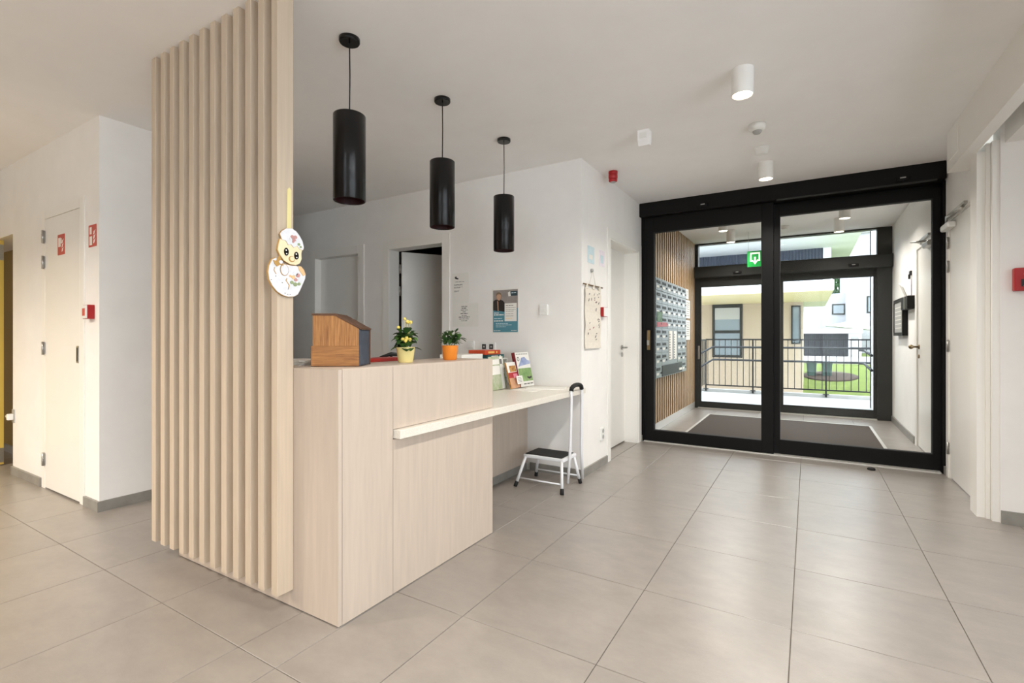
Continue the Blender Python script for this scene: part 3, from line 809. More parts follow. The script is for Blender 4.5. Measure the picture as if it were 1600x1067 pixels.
# stickers on the bank
rs = obj('red_sticker', MB().prism([(5.955, 1.285), (6.44, 1.30), (6.50, 1.325), (6.44, 1.352), (5.955, 1.345)], BX + 0.0125, BX + 0.0145, 'X'), 'red')
tag(rs, 'red arrow-shaped sticker across the letterbox doors', 'sticker')
gs = obj('green_sticker', bx(BX + 0.0125, BX + 0.0145, 5.955, 6.21, 1.352, 1.475), mat('green_sticker_print', (44, 84, 54), 0.5, rgb2=(120, 150, 120), scale=18))
tag(gs, 'green picture sticker above the red one on the letterboxes', 'sticker')
for k, (z0, z1, ya, yb, lab) in enumerate(((1.455, 1.735, 7.74, 8.04, 'upper white notice sheet on the vestibule wall beside the letterboxes'), (1.12, 1.425, 7.74, 8.04, 'lower white notice sheet on the vestibule wall beside the letterboxes'),
                                  (1.75, 1.90, 7.74, 7.93, 'small white notice above the two sheets beside the letterboxes'))):
    o = obj('notice_sheet', bx(XL, XL + 0.012, ya, yb, z0, z1, bev=0.002), 'paper'); tag(o, lab, 'notice', 'notices beside the letterboxes')
    for j in range(3 if z1 - z0 < 0.2 else 7):
        obj('print_line', bx(XL + 0.012, XL + 0.0125, ya + 0.05, yb - 0.05 - 0.02 * (j % 3), z1 - 0.045 - j * 0.033, z1 - 0.037 - j * 0.033), 'ink', o)
# exit sign hanging from the ceiling
ex = thing('exit_sign', 'green hanging exit sign with white doorway and down arrow', 'sign', (-0.66, 7.90, 2.185))
ex_p = obj('sign_board', bx(-0.757, -0.555, 7.89, 7.91, 2.185, 2.413), 'green', ex)
u0, v0, sx, sz = -0.757, 2.185, 0.202, 0.228
def EP(u, v): return (u0 + u * sx, v0 + v * sz)
fr = MB()
for (a, b, c, e) in ((0.18, 0.27, 0.34, 0.90), (0.73, 0.82, 0.34, 0.90), (0.27, 0.73, 0.80, 0.90), (0.27, 0.38, 0.34, 0.43), (0.62, 0.73, 0.34, 0.43)):
    fr.box(EP(a, 0)[0], EP(b, 0)[0], 7.8875, 7.89, EP(0, c)[1], EP(0, e)[1])
obj('doorway_symbol', fr, 'signlit', ex_p)
obj('arrow_symbol', MB().prism([EP(0.45, 0.62), EP(0.45, 0.36), EP(0.33, 0.36), EP(0.50, 0.14), EP(0.67, 0.36), EP(0.55, 0.36), EP(0.55, 0.62)][::-1], 7.8865, 7.89, 'Y'), 'signlit', ex_p)
for x in (-0.745, -0.567):
    obj('wire', MB().tube([(x, 7.9, 2.41), (x, 7.9, HV)], 0.002, 6), 'steel', ex)
# notice frame and box on the right wall
nf = thing('notice_board', 'black notice frame on the right wall of the vestibule', 'frame', (XR, 7.62, 1.18))
mb = MB()
for (a, b, c, e) in ((7.28, 7.32, 1.18, 1.63), (7.93, 7.97, 1.18, 1.63), (7.32, 7.93, 1.18, 1.22), (7.32, 7.93, 1.59, 1.63)): mb.box(XR - 0.055, XR, a, b, c, e)
obj('frame', mb, 'black', nf)
pn = obj('notice', bx(XR - 0.048, XR - 0.004, 7.32, 7.93, 1.22, 1.59), 'grey', nf)
for j in range(6): obj('print_line', bx(XR - 0.049, XR - 0.048, 7.40, 7.86, 1.27 + 0.05 * j, 1.28 + 0.05 * j), 'paper', pn)
wb = thing('wall_dispenser', 'small black dispenser box beside the notice frame in the vestibule', 'dispenser', (XR, 7.05, 1.46))
obj('body', bx(XR - 0.07, XR, 6.83, 7.26, 1.475, 1.62, bev=0.006), 'black', wb)
obj('chrome_band', bx(XR - 0.074, XR - 0.07, 7.00, 7.03, 1.475, 1.62), 'steel', wb)
obj('leaflet', MB().box(-0.004, 0.004, -0.05, 0.05, 0, 0.17, m=Matrix.Translation((XR - 0.04, 7.10, 1.615)) @ Matrix.Rotation(math.radians(-24), 4, 'Y') @ Matrix.Rotation(0.5, 4, 'X')), 'paper', wb)
o = obj('key_hook', MB().box(XR - 0.02, XR, 7.02, 7.09, 1.86, 1.91, bev=0.004).box(XR - 0.03, XR - 0.01, 7.045, 7.065, 1.82, 1.87), 'slot')
tag(o, 'little black wall hook above the dispenser in the vestibule', 'hook')
obj('hanging_tag', bx(XR - 0.012, XR - 0.006, 7.03, 7.08, 1.62, 1.82), 'pinkpaper', o)

# ------------------------------------------------------------------ step stool
st = thing('step_stool', 'white metal step stool with black tread and tall grab handle', 'stool', (-1.75, 3.44, 0))
zt = 0.225
X0, X1, Y0, Y1 = -1.925, -1.575, 3.355, 3.60
for (fx, fy, tx, ty) in ((-1.951, 3.275, -1.905, 3.365), (-1.549, 3.275, -1.595, 3.365), (-1.549, 3.615, -1.590, 3.575), (-1.949, 3.615, -1.905, 3.575)):
    g = Vector((fx, fy, 0.0)); q = Vector((tx, ty, zt)); e = g + (q - g) * 0.17
    lg = obj('leg', MB().tube([e - (q - g) * 0.03, q], 0.0115, 12), 'stoolwhite', st)
    obj('rubber_foot', MB().tube([g + Vector((0, 0, 0.001)), e], 0.0145, 12), 'rubber', lg)
mb = MB(); mb.box(X0, X1, Y0, Y1, zt - 0.012, zt + 0.016, bev=0.008, seg=2)
tr = obj('tread_frame', mb, 'stoolwhite', st)
obj('tread_mat', bx(X0 + 0.012, X1 - 0.02, Y0 + 0.012, Y1 - 0.012, zt + 0.015, zt + 0.021, bev=0.002), 'rubber', tr)
for (ya) in (3.29, 3.604):
    k = 0.30 if ya < 3.4 else 0.28
    obj('stretcher', MB().tube([(-1.938, ya + (0.015 if ya < 3.4 else -0.005), 0.065), (-1.562, ya + (0.015 if ya < 3.4 else -0.005), 0.065)], 0.006, 8), 'stoolwhite', st)
hpts = [(-1.572, 3.425, 0.045), (-1.556, 3.43, 0.25), (-1.547, 3.435, 0.70)]
top = []
for k in range(9):
    a = PI * k / 8
    top.append((-1.547, 3.535 - 0.10 * math.cos(a), 0.748 + 0.042 * math.sin(a) ** 0.7))
back = [(-1.547, 3.64, 0.68), (-1.553, 3.645, 0.25), (-1.556, 3.675, 0.02)]
obj('grab_handle', MB().tube(hpts + top + back, 0.0115, 12), 'stoolwhite', st)
obj('grip', MB().tube([(p[0], p[1], p[2]) for p in top[0:]], 0.017, 14), 'rubber', st, label='black foam grip')

# ------------------------------------------------------------------ things on the desk
# magazine rack made of stained pine, chalkboard front
bxr = thing('wooden_magazine_box', 'stained pine letter box with chalkboard front on the desk top', 'box', (-1.73, 1.47, DT))
Rb = Matrix.Translation((-1.806, 1.498, DT)) @ Matrix.Rotation(math.radians(35), 4, 'Z')
L2, W2 = 0.098, 0.090
obj('side_board', MB().prism([(-L2, 0.090), (L2, 0.090), (L2, 0.165), (-0.005, 0.222), (-L2, 0.222)], -W2, -W2 + 0.010, 'Y', m=Rb), 'woodbox', bxr)
obj('side_board', MB().prism([(-L2, 0.090), (L2, 0.090), (L2, 0.165), (-0.005, 0.222), (-L2, 0.222)], W2 - 0.010, W2, 'Y', m=Rb), 'woodbox', bxr)
obj('lower_board', MB().box(-L2 - 0.006, L2 + 0.001, -W2 - 0.004, -W2 + 0.008, 0.002, 0.090, bev=0.001, m=Rb), 'woodboxh', bxr)
obj('lower_board', MB().box(-L2 - 0.006, L2 + 0.001, W2 - 0.008, W2 + 0.004, 0.002, 0.090, bev=0.001, m=Rb), 'woodboxh', bxr)
obj('back_board', MB().box(-L2, -L2 + 0.010, -W2 + 0.010, W2 - 0.010, 0.002, 0.222, m=Rb), 'woodbox', bxr)
obj('bottom_board', MB().box(-L2 + 0.010, L2 - 0.010, -W2 + 0.008, W2 - 0.008, 0.002, 0.012, m=Rb), 'woodbox', bxr)
ch = obj('chalkboard', MB().box(L2 - 0.002, L2 + 0.006, -W2 + 0.002, W2 - 0.006, 0.004, 0.162, m=Rb), 'chalk', bxr, label='grey chalkboard panel')
obj('post', MB().box(L2 - 0.002, L2 + 0.010, W2 - 0.008, W2 + 0.004, 0.0, 0.165, m=Rb), 'woodedge', bxr)
lid = MB(); lid.prism([(-L2 - 0.004, 0.222), (-0.004, 0.222), (L2 + 0.012, 0.161), (L2 + 0.014, 0.168), (-0.002, 0.231), (-L2 - 0.004, 0.231)], -W2 - 0.003, W2 + 0.003, 'Y', m=Rb)
obj('lid', lid, 'woodedge', bxr)
# pots
def leaf_mesh(mb, base, direction, length, width, droop):
    d_ = Vector(direction).normalized(); up = Vector((0, 0, 1)); s = d_.cross(up)
    s = s.normalized() if s.length > 1e-3 else Vector((1, 0, 0))
    pts = []
    for i, (t, wd) in enumerate(((0, 0.12), (0.3, 0.85), (0.6, 1.0), (0.85, 0.6), (1.0, 0.05))):
        c_ = Vector(base) + d_ * (length * t) + up * (-droop * t * t * length)
        pts.append((c_ - s * width * wd * 0.5 + up * 0.15 * width * wd, c_, c_ + s * width * wd * 0.5 + up * 0.15 * width * wd))
    for p, q in zip(pts, pts[1:]):
        mb.face((p[0], p[1], q[1], q[0]), True); mb.face((p[1], p[2], q[2], q[1]), True)

def plant_pot(x, y, label, potmat, r0, r1, hgt):
    t = thing('potted_plant', label, 'plant', (x, y, DT), 'potted plants on the desk')
    pot = obj('pot', MB().lathe([(r0 * 0.9, DT), (r0, DT + 0.004), (r1, DT + hgt - 0.002), (r1 + 0.001, DT + hgt), (r1 - 0.004, DT + hgt), (r1 - 0.006, DT + hgt - 0.012), (0.002, DT + hgt - 0.014)], x, y, 32, cap=False), potmat, t)
    obj('soil', MB().lathe([(0.002, DT + hgt - 0.010), (r1 - 0.006, DT + hgt - 0.012)], x, y, 20, cap=False), 'soilpot', pot)
    return t
rng = random.Random(3)
px, py = -1.745, 1.845
t = plant_pot(px, py, 'yellow flowering plant in a pale yellow pot', 'potyellow', 0.037, 0.047, 0.078)
ZT = DT + 0.066
fo = MB(); fo2 = MB()
for k in range(84):
    a = rng.uniform(0, 2 * PI); el = rng.uniform(0.05, 1.2)
    h0 = ZT + rng.uniform(0.0, 0.085)
    rr = rng.uniform(0.0, 0.028)
    b = (px + rr * math.cos(a), py + rr * math.sin(a), h0)
    leaf_mesh(fo if k % 3 else fo2, b, (math.cos(a) * math.cos(el), math.sin(a) * math.cos(el), math.sin(el)), rng.uniform(0.040, 0.058), rng.uniform(0.036, 0.050), rng.uniform(0.1, 0.7))
obj('foliage', fo, 'leaf', t, kind='stuff'); obj('foliage', fo2, 'leafl', t, kind='stuff')
VX = (math.cos(0.5436), math.sin(0.5436))
for (u, v, dd, sc) in ((-0.005, 0.155, 0, 0.9), (0.012, 0.140, -0.01, 1.2), (0.024, 0.138, 0.005, 1.1), (-0.036, 0.112, 0, 1.0), (0.020, 0.103, -0.01, 1.0), (0.018, 0.090, -0.02, 0.8),
                       (-0.006, 0.052, -0.038, 1.15), (0.014, 0.056, -0.042, 1.25), (0.030, 0.050, -0.036, 1.1), (0.010, 0.044, -0.045, 1.0)):
    cx_ = px + u * VX[0] - dd * -VX[1] * 1.0 + dd * -VX[1]
    cx_ = px + u * VX[0] - VX[1] * (-dd) * -1
    cy_ = py + u * VX[1] + dd * VX[0]
    fm = MB()
    z_ = ZT + v
    for j in range(6):
        aa = 2 * PI * j / 6
        fm.ball(cx_ + 0.0048 * sc * math.cos(aa) * VX[0], cy_ + 0.0048 * sc * math.cos(aa) * VX[1], z_ + 0.0048 * sc * math.sin(aa), 0.0046 * sc, 0.0040 * sc, 0.0046 * sc, 1)
    fm.ball(cx_, cy_, z_, 0.006 * sc, sub=1)
    fm.tube([(px, py, ZT), ((px + cx_) / 2, (py + cy_) / 2, (ZT + z_) / 2 + 0.008), (cx_, cy_, z_ - 0.004)], 0.0012, 5)
    obj('flower', fm, 'flower', t)
px, py = -1.730, 2.185
t = plant_pot(px, py, 'leafy green plant in a bright orange pot', 'potorange', 0.038, 0.046, 0.082)
ZT = DT + 0.070
fo = MB(); fo2 = MB()
stems = [(-0.04, 0.0, 0.085), (-0.02, 0.02, 0.09), (0.015, -0.01, 0.105), (0.03, 0.02, 0.10), (0.065, 0.0, 0.075), (0.05, -0.02, 0.05), (-0.035, -0.02, 0.05), (0.0, -0.03, 0.05), (0.02, 0.03, 0.07)]
for (u, dd, hh) in stems:
    ex_ = px + u * VX[0] - dd * VX[1]; ey_ = py + u * VX[1] + dd * VX[0]
    fo2.tube([(px + (ex_ - px) * 0.2, py + (ey_ - py) * 0.2, ZT - 0.004), (px + (ex_ - px) * 0.7, py + (ey_ - py) * 0.7, ZT + hh * 0.6), (ex_, ey_, ZT + hh * 0.9)], 0.0015, 5)
    for j in range(11):
        a = rng.uniform(0, 2 * PI); el = rng.uniform(-0.2, 1.1)
        q = rng.uniform(0.45, 0.95)
        b = (px + (ex_ - px) * q, py + (ey_ - py) * q, ZT + hh * q * 0.9)
        leaf_mesh(fo if j % 3 else fo2, b, (math.cos(a) * math.cos(el), math.sin(a) * math.cos(el), math.sin(el)), rng.uniform(0.032, 0.048), rng.uniform(0.018, 0.026), rng.uniform(0, 0.6))
obj('foliage', fo, 'leaf', t, kind='stuff'); obj('foliage', fo2, 'leafl', t, kind='stuff')
# red folder, papers
rf = obj('ring_binder', MB().box(-0.15, 0.15, -0.012, 0.13, 0.0, 0.018, bev=0.003, m=Matrix.Translation((-1.915, 1.87, DT - 0.001)) @ Matrix.Rotation(PI / 2 - 0.03, 4, 'Z')), 'redfolder')
tag(rf, 'red folder lying at the back edge of the desk top', 'folder')
mb = MB()
for k in range(4):
    mb.box(-0.10, 0.10, -0.07, 0.07, k * 0.006, k * 0.006 + 0.005, m=Matrix.Translation((-2.06 + 0.004 * k, 1.475 - 0.003 * k, DT)) @ Matrix.Rotation(0.1 * (k % 3) - 0.1, 4, 'Z'))
tag(obj('paper_stack', mb, 'paper'), 'loose stack of white papers beside the wooden box', 'papers')
lampb = thing('desk_lamp', 'black desk lamp foot and stem behind the yellow pot', 'lamp', (-2.10, 2.10, 0.743))
obj('stem', MB().tube([(-2.10, 2.10, 0.745), (-2.10, 2.10, 1.06)], 0.008, 10), 'cord', lampb)
obj('arm', MB().tube([(-2.13, 2.04, 1.045), (-2.10, 2.10, 1.062), (-2.07, 2.17, 1.055)], [0.006, 0.012, 0.008], 10), 'cord', lampb)
obj('base', MB().lathe([(0.07, 0.743), (0.07, 0.752), (0.012, 0.762)], -2.10, 2.10, 24), 'cord', lampb)

# document tray tower with books
dt_ = thing('document_tray', 'white document tray with papers behind the desk top', 'tray', (-2.36, 3.22, 0.743))
mb = MB(); mb.box(-2.50, -2.22, 2.95, 3.60, 0.743, 0.755); mb.box(-2.50, -2.49, 2.95, 3.60, 0.755, 0.973); mb.box(-2.49, -2.22, 2.95, 2.96, 0.755, 0.973); mb.box(-2.49, -2.22, 3.59, 3.60, 0.755, 0.973); mb.box(-2.50, -2.22, 2.95, 3.60, 0.973, 0.985)
obj('body', mb, 'white', dt_)
for k in range(2): obj('shelf', bx(-2.49, -2.22, 2.96, 3.59, 0.825 + 0.075 * k, 0.833 + 0.075 * k), 'white', dt_)
tag(obj('paper_stack', bx(-2.45, -2.24, 2.97, 3.25, 0.986, 1.028), 'paper'), 'neat white paper stack left of the orange book', 'papers')
tag(obj('pen', MB().tube([(-2.232, 2.99, 0.991), (-2.232, 3.13, 0.991)], 0.005, 8), 'slot'), 'black pen lying against the white paper stack', 'pen')
def flat_book(x0, x1, y0, y1, z0, z1, m_, label, ink, group='books on the tray'):
    b = obj('book', bx(x0, x1, y0, y1, z0, z1, bev=0.002), m_); tag(b, label, 'book', group)
    obj('pages', bx(x0 - 0.002, x1 - 0.012, y0 + 0.004, y1 - 0.004, z0 + 0.003, z1 - 0.003), 'paper', b)
    n = 6
    for j in range(n):
        if j == 4: continue
        s_ = (y1 - y0) * 0.62 / n
        a = y0 + (y1 - y0) * 0.19 + j * s_
        obj('spine_print', bx(x1, x1 + 0.0008, a, a + s_ * 0.8, z0 + (z1 - z0) * 0.28, z0 + (z1 - z0) * 0.72), ink, b)
flat_book(-2.40, -2.225, 3.31, 3.55, 0.986, 1.018, 'tealbook', 'teal book lying flat under the orange one', 'paper')
flat_book(-2.40, -2.23, 3.275, 3.50, 1.0185, 1.055, 'orangebook', 'orange book lying on top of the teal one', 'yellowink')

# standing books on the worktop, leaning back
def lean(x, y, ang, yaw=0.0):
    return Matrix.Translation((x, y, 0.743 + 0.028 * math.sin(ang) + 0.0005)) @ Matrix.Rotation(yaw, 4, 'Z') @ Matrix.Rotation(-ang, 4, 'Y')
m_ = lean(-2.015, 3.592, math.radians(13), -0.05)
b = obj('ring_binder', MB().box(-0.028, 0, -0.105, 0.105, 0.0, 0.292, bev=0.001, m=m_), 'paper'); tag(b, 'white binder with meadow cover and maroon spine leaning by the wall', 'binder')
obj('spine', MB().box(-0.030, 0.001, -0.112, -0.105, 0, 0.292, m=m_), 'maroon', b)
obj('cover_picture', MB().box(0, 0.001, -0.098, 0.100, 0.045, 0.155, m=m_), 'meadow', b)
obj('cover_picture', MB().prism([(-0.06, 0.175), (0.10, 0.19), (0.10, 0.215), (0.06, 0.225), (0.03, 0.25), (-0.02, 0.245), (-0.05, 0.21), (-0.085, 0.17)], 0, 0.001, 'X', m=m_), 'bluewash', b)
obj('cover_print', MB().prism([(0.02, 0.07), (0.05, 0.060), (0.085, 0.07), (0.085, 0.085), (0.05, 0.078), (0.02, 0.085)], 0.001, 0.0016, 'X', m=m_), 'inkd', b)
rgm = MB()
for k in range(14):
    a0, a1 = 2 * PI * k / 14, 2 * PI * (k + 1) / 14
    for (q0, q1) in ((a0, a1),):
        P4 = [(-0.07 + r_ * math.cos(q), 0.235 + r_ * 1.1 * math.sin(q)) for (r_, q) in ((0.017, q0), (0.017, q1), (0.011, q1), (0.011, q0))]
        rgm.prism(P4, 0.0002, 0.0012, 'X', m=m_)
obj('cover_print', rgm, 'ink', b)
for k in range(7): obj('title_print', MB().box(0, 0.001, -0.09 + 0.026 * k, -0.076 + 0.026 * k, 0.272, 0.280, m=m_), 'ink', b)
for k in range(3): obj('title_print', MB().box(0, 0.001, -0.05 + 0.05 * k, -0.01 + 0.05 * k, 0.018, 0.028, m=m_), 'ink', b)
m_ = lean(-2.02, 3.41, math.radians(15), 0.05)
b = obj('booklet', MB().box(-0.012, 0, -0.075, 0.075, 0.0, 0.215, bev=0.001, m=m_), 'paper'); tag(b, 'recipe booklet with red and pink cover in front of the binder', 'booklet')
obj('cover_picture', MB().box(0, 0.001, -0.04, 0.065, 0.135, 0.185, m=m_), 'foodprint', b)
obj('cover_picture', MB().box(0, 0.001, -0.075, 0.075, 0.085, 0.13, m=m_), 'red', b)
obj('cover_picture', MB().box(0, 0.001, -0.075, 0.075, 0.0, 0.085, m=m_), 'tanprint', b)
obj('cover_picture', MB().box(0.001, 0.0018, 0.0, 0.07, 0.080, 0.118, m=m_), 'pinkprint', b)
obj('cover_picture', MB().box(-0.013, -0.0005, -0.0765, -0.075, 0.0, 0.215, m=m_), 'foodprint', b)
m2 = lean(-2.002, 3.462, math.radians(14), 0.05)
c_ = obj('card', MB().box(0, 0.002, -0.05, 0.055, 0.032, 0.098, m=m2), 'paper'); tag(c_, 'small white card propped against the recipe booklet', 'card')
for k in range(4): obj('print_line', MB().box(0.002, 0.0026, -0.035, 0.03, 0.045 + 0.012 * k, 0.049 + 0.012 * k, m=m2), 'ink', c_)
for k, (yy, mm, lab) in enumerate(((3.25, 'greenprint', 'magazine with green cover showing past the desk end'), (3.31, 'paper', 'white magazine standing behind the green one'), (3.345, 'greenprint', 'pale magazine standing next to the recipe booklet'))):
    m_ = lean(-2.09 - 0.012 * k, yy, math.radians(8), 0.03)
    b = obj('magazine', MB().box(-0.006, 0, -0.09, 0.07, 0.0, 0.262 - 0.0 * k, m=m_), mm); tag(b, lab, 'magazine', 'magazines beside the desk end')
    obj('cover_print', MB().box(0, 0.001, -0.05, 0.06, 0.20, 0.24, m=m_), 'paper' if mm != 'paper' else 'ink', b)
    obj('cover_print', MB().box(0, 0.001, -0.08, 0.06, 0.12, 0.19, m=m_), 'paper', b)
mb = MB()
tag(obj('newspaper', MB().box(-0.16, 0.16, -0.10, 0.10, 0, 0.006, m=Matrix.Translation((-1.83, 3.57, 0.743)) @ Matrix.Rotation(0.35, 4, 'Z')), 'paper'), 'folded newspaper lying on the worktop by the stool handle', 'newspaper')
tag(obj('leaflet', MB().box(-0.105, 0.105, -0.07, 0.07, 0, 0.003, m=Matrix.Translation((-1.90, 3.36, 0.743)) @ Matrix.Rotation(-0.2, 4, 'Z')), 'paper'), 'flat white leaflet on the worktop before the binder', 'leaflet')

# ------------------------------------------------------------------ hanging Easter chick ornament on the last slat
XO = -1.8875
def OU(x): return 1.2765 + (x - 300) * 0.000362
def OV(y): return 1.330 + (1010 - y) * 0.000331
def opoly(pts, a, b):
    return MB().prism([(OU(x), OV(y)) for x, y in pts], XO + a, XO + b, 'X')
def oell(cx, cy, rx, ry, a, b, n=24, rot=0.0):
    return opoly([(cx + rx * math.cos(t) * math.cos(rot) - ry * math.sin(t) * math.sin(rot), cy + rx * math.cos(t) * math.sin(rot) + ry * math.sin(t) * math.cos(rot)) for t in [2 * PI * k / n for k in range(n)]], a, b)
def grow(pts, cx, cy, f): return [(cx + (x - cx) * f, cy + (y - cy) * f) for x, y in pts]
orn = thing('chick_ornament', 'hanging chick in eggshell ornament on the last slat of the screen', 'ornament', (XO, 1.2765, 1.33))
shell = [(110, 560), (75, 640), (62, 720), (75, 810), (110, 880), (170, 950), (240, 990), (310, 1005), (380, 995), (430, 965), (465, 900), (500, 820), (530, 750), (535, 690), (500, 640), (460, 610), (400, 600), (330, 605), (250, 595), (190, 560), (150, 535)]
head = [(200, 290), (180, 370), (170, 430), (205, 500), (250, 555), (330, 590), (400, 590), (450, 560), (475, 500), (470, 440), (480, 380), (470, 320), (400, 280), (300, 270)]
cap_ = [(190, 230), (215, 190), (270, 145), (340, 132), (400, 160), (440, 205), (480, 270), (500, 350), (485, 385), (440, 375), (410, 340), (365, 370), (330, 335), (295, 350), (265, 300), (215, 295), (205, 260)]
obj('shell', opoly(grow(shell, 300, 790, 1.03), 0.002, 0.010), 'gold', orn)
obj('shell_face', opoly(shell, 0.010, 0.013), 'egg', orn)
obj('head', opoly(grow(head, 325, 440, 1.03), 0.004, 0.013), 'gold', orn)
hf = obj('head_face', opoly(head, 0.013, 0.017), 'cream', orn)
obj('eggshell_cap', opoly(grow(cap_, 345, 260, 1.03), 0.013, 0.018), 'gold', orn)
obj('cap_face', opoly(cap_, 0.018, 0.020), 'egg', orn)
for (x, y, r_) in ((272, 440, 0.3), (402, 470, 0.2)):
    e = obj('eye', oell(x, y, 29, 50, 0.017, 0.0195), 'eyeblack', hf)
    obj('eye_glint', oell(x - 4, y - 20, 9, 9, 0.0195, 0.020, 12), 'signwhite', e)
    obj('eye_glint', oell(x + 2, y + 24, 8, 8, 0.0195, 0.020, 12), 'signwhite', e)
bk = obj('beak', oell(341, 522, 38, 38, 0.017, 0.021), 'gold', hf)
obj('beak_face', oell(341, 520, 28, 29, 0.021, 0.023), 'cream', bk)
for (x, y, r, mm) in ((345, 240, 24, 'pink'), (325, 265, 18, 'egg'), (385, 235, 22, 'pink'), (365, 275, 22, 'pink'), (410, 270, 18, 'egg'), (430, 320, 18, 'sage'), (455, 350, 15, 'sage'), (355, 300, 14, 'pink')):
    obj('cap_flower', oell(x, y, r, r, 0.020, 0.0215, 14), mm, orn)
for (x, y, r, mm) in ((395, 700, 30, 'egg'), (430, 720, 26, 'pink'), (370, 750, 24, 'orangelt'), (400, 780, 22, 'pink'), (450, 780, 22, 'egg'), (470, 740, 20, 'egg'), (350, 820, 22, 'sage'), (395, 840, 26, 'sage'), (445, 830, 20, 'sage'), (330, 740, 16, 'orangelt')):
    obj('shell_flower', oell(x, y, r, r, 0.013, 0.0155, 14), mm, orn)
obj('wing', oell(255, 670, 54, 76, 0.013, 0.015), 'gold', orn)
obj('wing_face', oell(255, 670, 46, 68, 0.015, 0.017), 'egg', orn)
obj('frill', opoly([(430, 600), (470, 600), (510, 640), (530, 700), (500, 720), (470, 680), (440, 640)], 0.013, 0.016), 'orangelt', orn)
obj('bow', opoly([(115, 565), (150, 575), (175, 520), (190, 500), (215, 560), (240, 625), (200, 610), (160, 640), (130, 610)], 0.013, 0.018), 'gold', orn)
obj('bow_knot', oell(200, 580, 22, 22, 0.018, 0.022, 14), 'egg', orn)
for pl_ in ([(285, 770), (270, 800), (312, 860), (300, 915), (308, 915), (322, 858), (282, 800), (293, 775)], [(130, 650), (122, 690), (150, 738), (156, 734), (132, 690), (138, 655)]):
    obj('crack_line', opoly(pl_, 0.013, 0.014), 'gold', orn)
for (x, y) in ((230, 835), (95, 810), (265, 965), (300, 975), (330, 975), (150, 760)):
    obj('speckle', oell(x, y, 6, 6, 0.013, 0.0138, 8), 'ink', orn)
rb = MB(); rb.prism([(OU(305), OV(150)), (OU(362), OV(150)), (OU(366), OV(-370)), (OU(340), OV(-400)), (OU(312), OV(-370))], XO + 0.001, XO + 0.0035, 'X')
obj('ribbon', rb, 'ribbon', orn)
# ------------------------------------------------------------------ papers on the back wall
def sheet(name, x0, x1, z0, z1, y, label, m_='paper', cat='notice', group=None):
    o = obj(name, bx(x0, x1, y - 0.002, y, z0, z1), m_)
    return tag(o, label, cat, group)
def words(parent, x0, x1, z, hgt, y, ink, seed):
    r_ = random.Random(seed); x = x0
    mb = MB()
    while x < x1 - 0.005:
        l_ = r_.uniform(0.012, 0.04)
        mb.box(x, min(x + l_, x1), y - 0.0026, y - 0.002, z, z + hgt); x += l_ + 0.006
    obj('print_line', mb, ink, parent)
o = sheet('notice_sheet', -2.945, -2.745, 1.485, 1.775, YW, 'upright white notice sheet beside the office door frame', group='notices behind the desk')
obj('logo', MB().prism([(-2.915, 1.735), (-2.895, 1.75), (-2.89, 1.735), (-2.865, 1.722), (-2.875, 1.715), (-2.905, 1.722)][::-1], YW - 0.003, YW - 0.002, 'Y'), 'inkd', o)
for k, (a, b, z) in enumerate(((-2.905, -2.79, 1.69), (-2.92, -2.82, 1.665), (-2.92, -2.82, 1.658), (-2.92, -2.82, 1.64), (-2.92, -2.85, 1.633), (-2.92, -2.86, 1.605), (-2.92, -2.87, 1.597))):
    words(o, a, b, z, 0.004, YW, 'ink', k)
o = sheet('notice_sheet', -2.94, -2.635, 1.262, 1.482, YW, 'landscape white notice with centred text behind the orange pot', group='notices behind the desk')
for k, hw in enumerate((0.035, 0.03, 0.04, 0.02, 0.043, 0.03, 0.065, 0.06, 0.035)):
    words(o, -2.80 - hw, -2.80 + hw, 1.452 - 0.017 * k, 0.007 if k in (1, 4, 6) else 0.005, YW, 'inkd', 20 + k)
ps = sheet('poster', -2.483, -2.197, 1.195, 1.602, YW, 'teal information poster with a portrait photograph on the wall', cat='poster')
PX0, PZ0, PW, PH = -2.483, 1.195, 0.286, 0.407
def PP(u, v): return (PX0 + u * PW, PZ0 + (1 - v) * PH)
def pbox(u0_, v0_, u1_, v1_, mm, d_=0.0005, name='printed_panel'):
    a, b = PP(u0_, v0_), PP(u1_, v1_)
    return obj(name, bx(a[0], b[0], YW - 0.002 - d_, YW - 0.002, b[1], a[1]), mm, ps)
pbox(0.04, 0.03, 0.96, 0.97, 'teal', 0.0004)
pbox(0.04, 0.03, 0.96, 0.44, 'photogrey', 0.0006)
def ppoly(pts, mm, d_, name='portrait_print'):
    return obj(name, MB().prism([PP(u, v) for u, v in pts][::-1], YW - 0.002 - d_, YW - 0.002, 'Y'), mm, ps)
ppoly([(0.04, 0.52), (0.04, 0.28), (0.14, 0.24), (0.30, 0.24), (0.42, 0.27), (0.48, 0.32), (0.48, 0.52), (0.24, 0.49)], 'jacket', 0.0008)
ppoly([(0.15 + 0.0, 0.13), (0.19, 0.085), (0.27, 0.075), (0.34, 0.10), (0.36, 0.15), (0.35, 0.22), (0.29, 0.26), (0.21, 0.25), (0.16, 0.20)], 'hair', 0.0008)
ppoly([(0.17, 0.16), (0.22, 0.125), (0.30, 0.12), (0.345, 0.15), (0.335, 0.22), (0.28, 0.265), (0.22, 0.25), (0.18, 0.21)], 'skin', 0.001)
ppoly([(0.20, 0.26), (0.24, 0.29), (0.25, 0.50), (0.22, 0.49)], 'skin', 0.001)
ppoly([(0.04, 0.48), (0.24, 0.50), (0.50, 0.54), (0.50, 0.60), (0.04, 0.60)], 'teal', 0.001)
pbox(0.48, 0.33, 0.92, 0.73, 'paper', 0.0012)
pbox(0.70, 0.07, 0.95, 0.17, 'tealdark', 0.0012)
ppoly([(0.60, 0.09), (0.68, 0.07), (0.71, 0.17), (0.62, 0.18)], 'paper', 0.0012, 'logo')
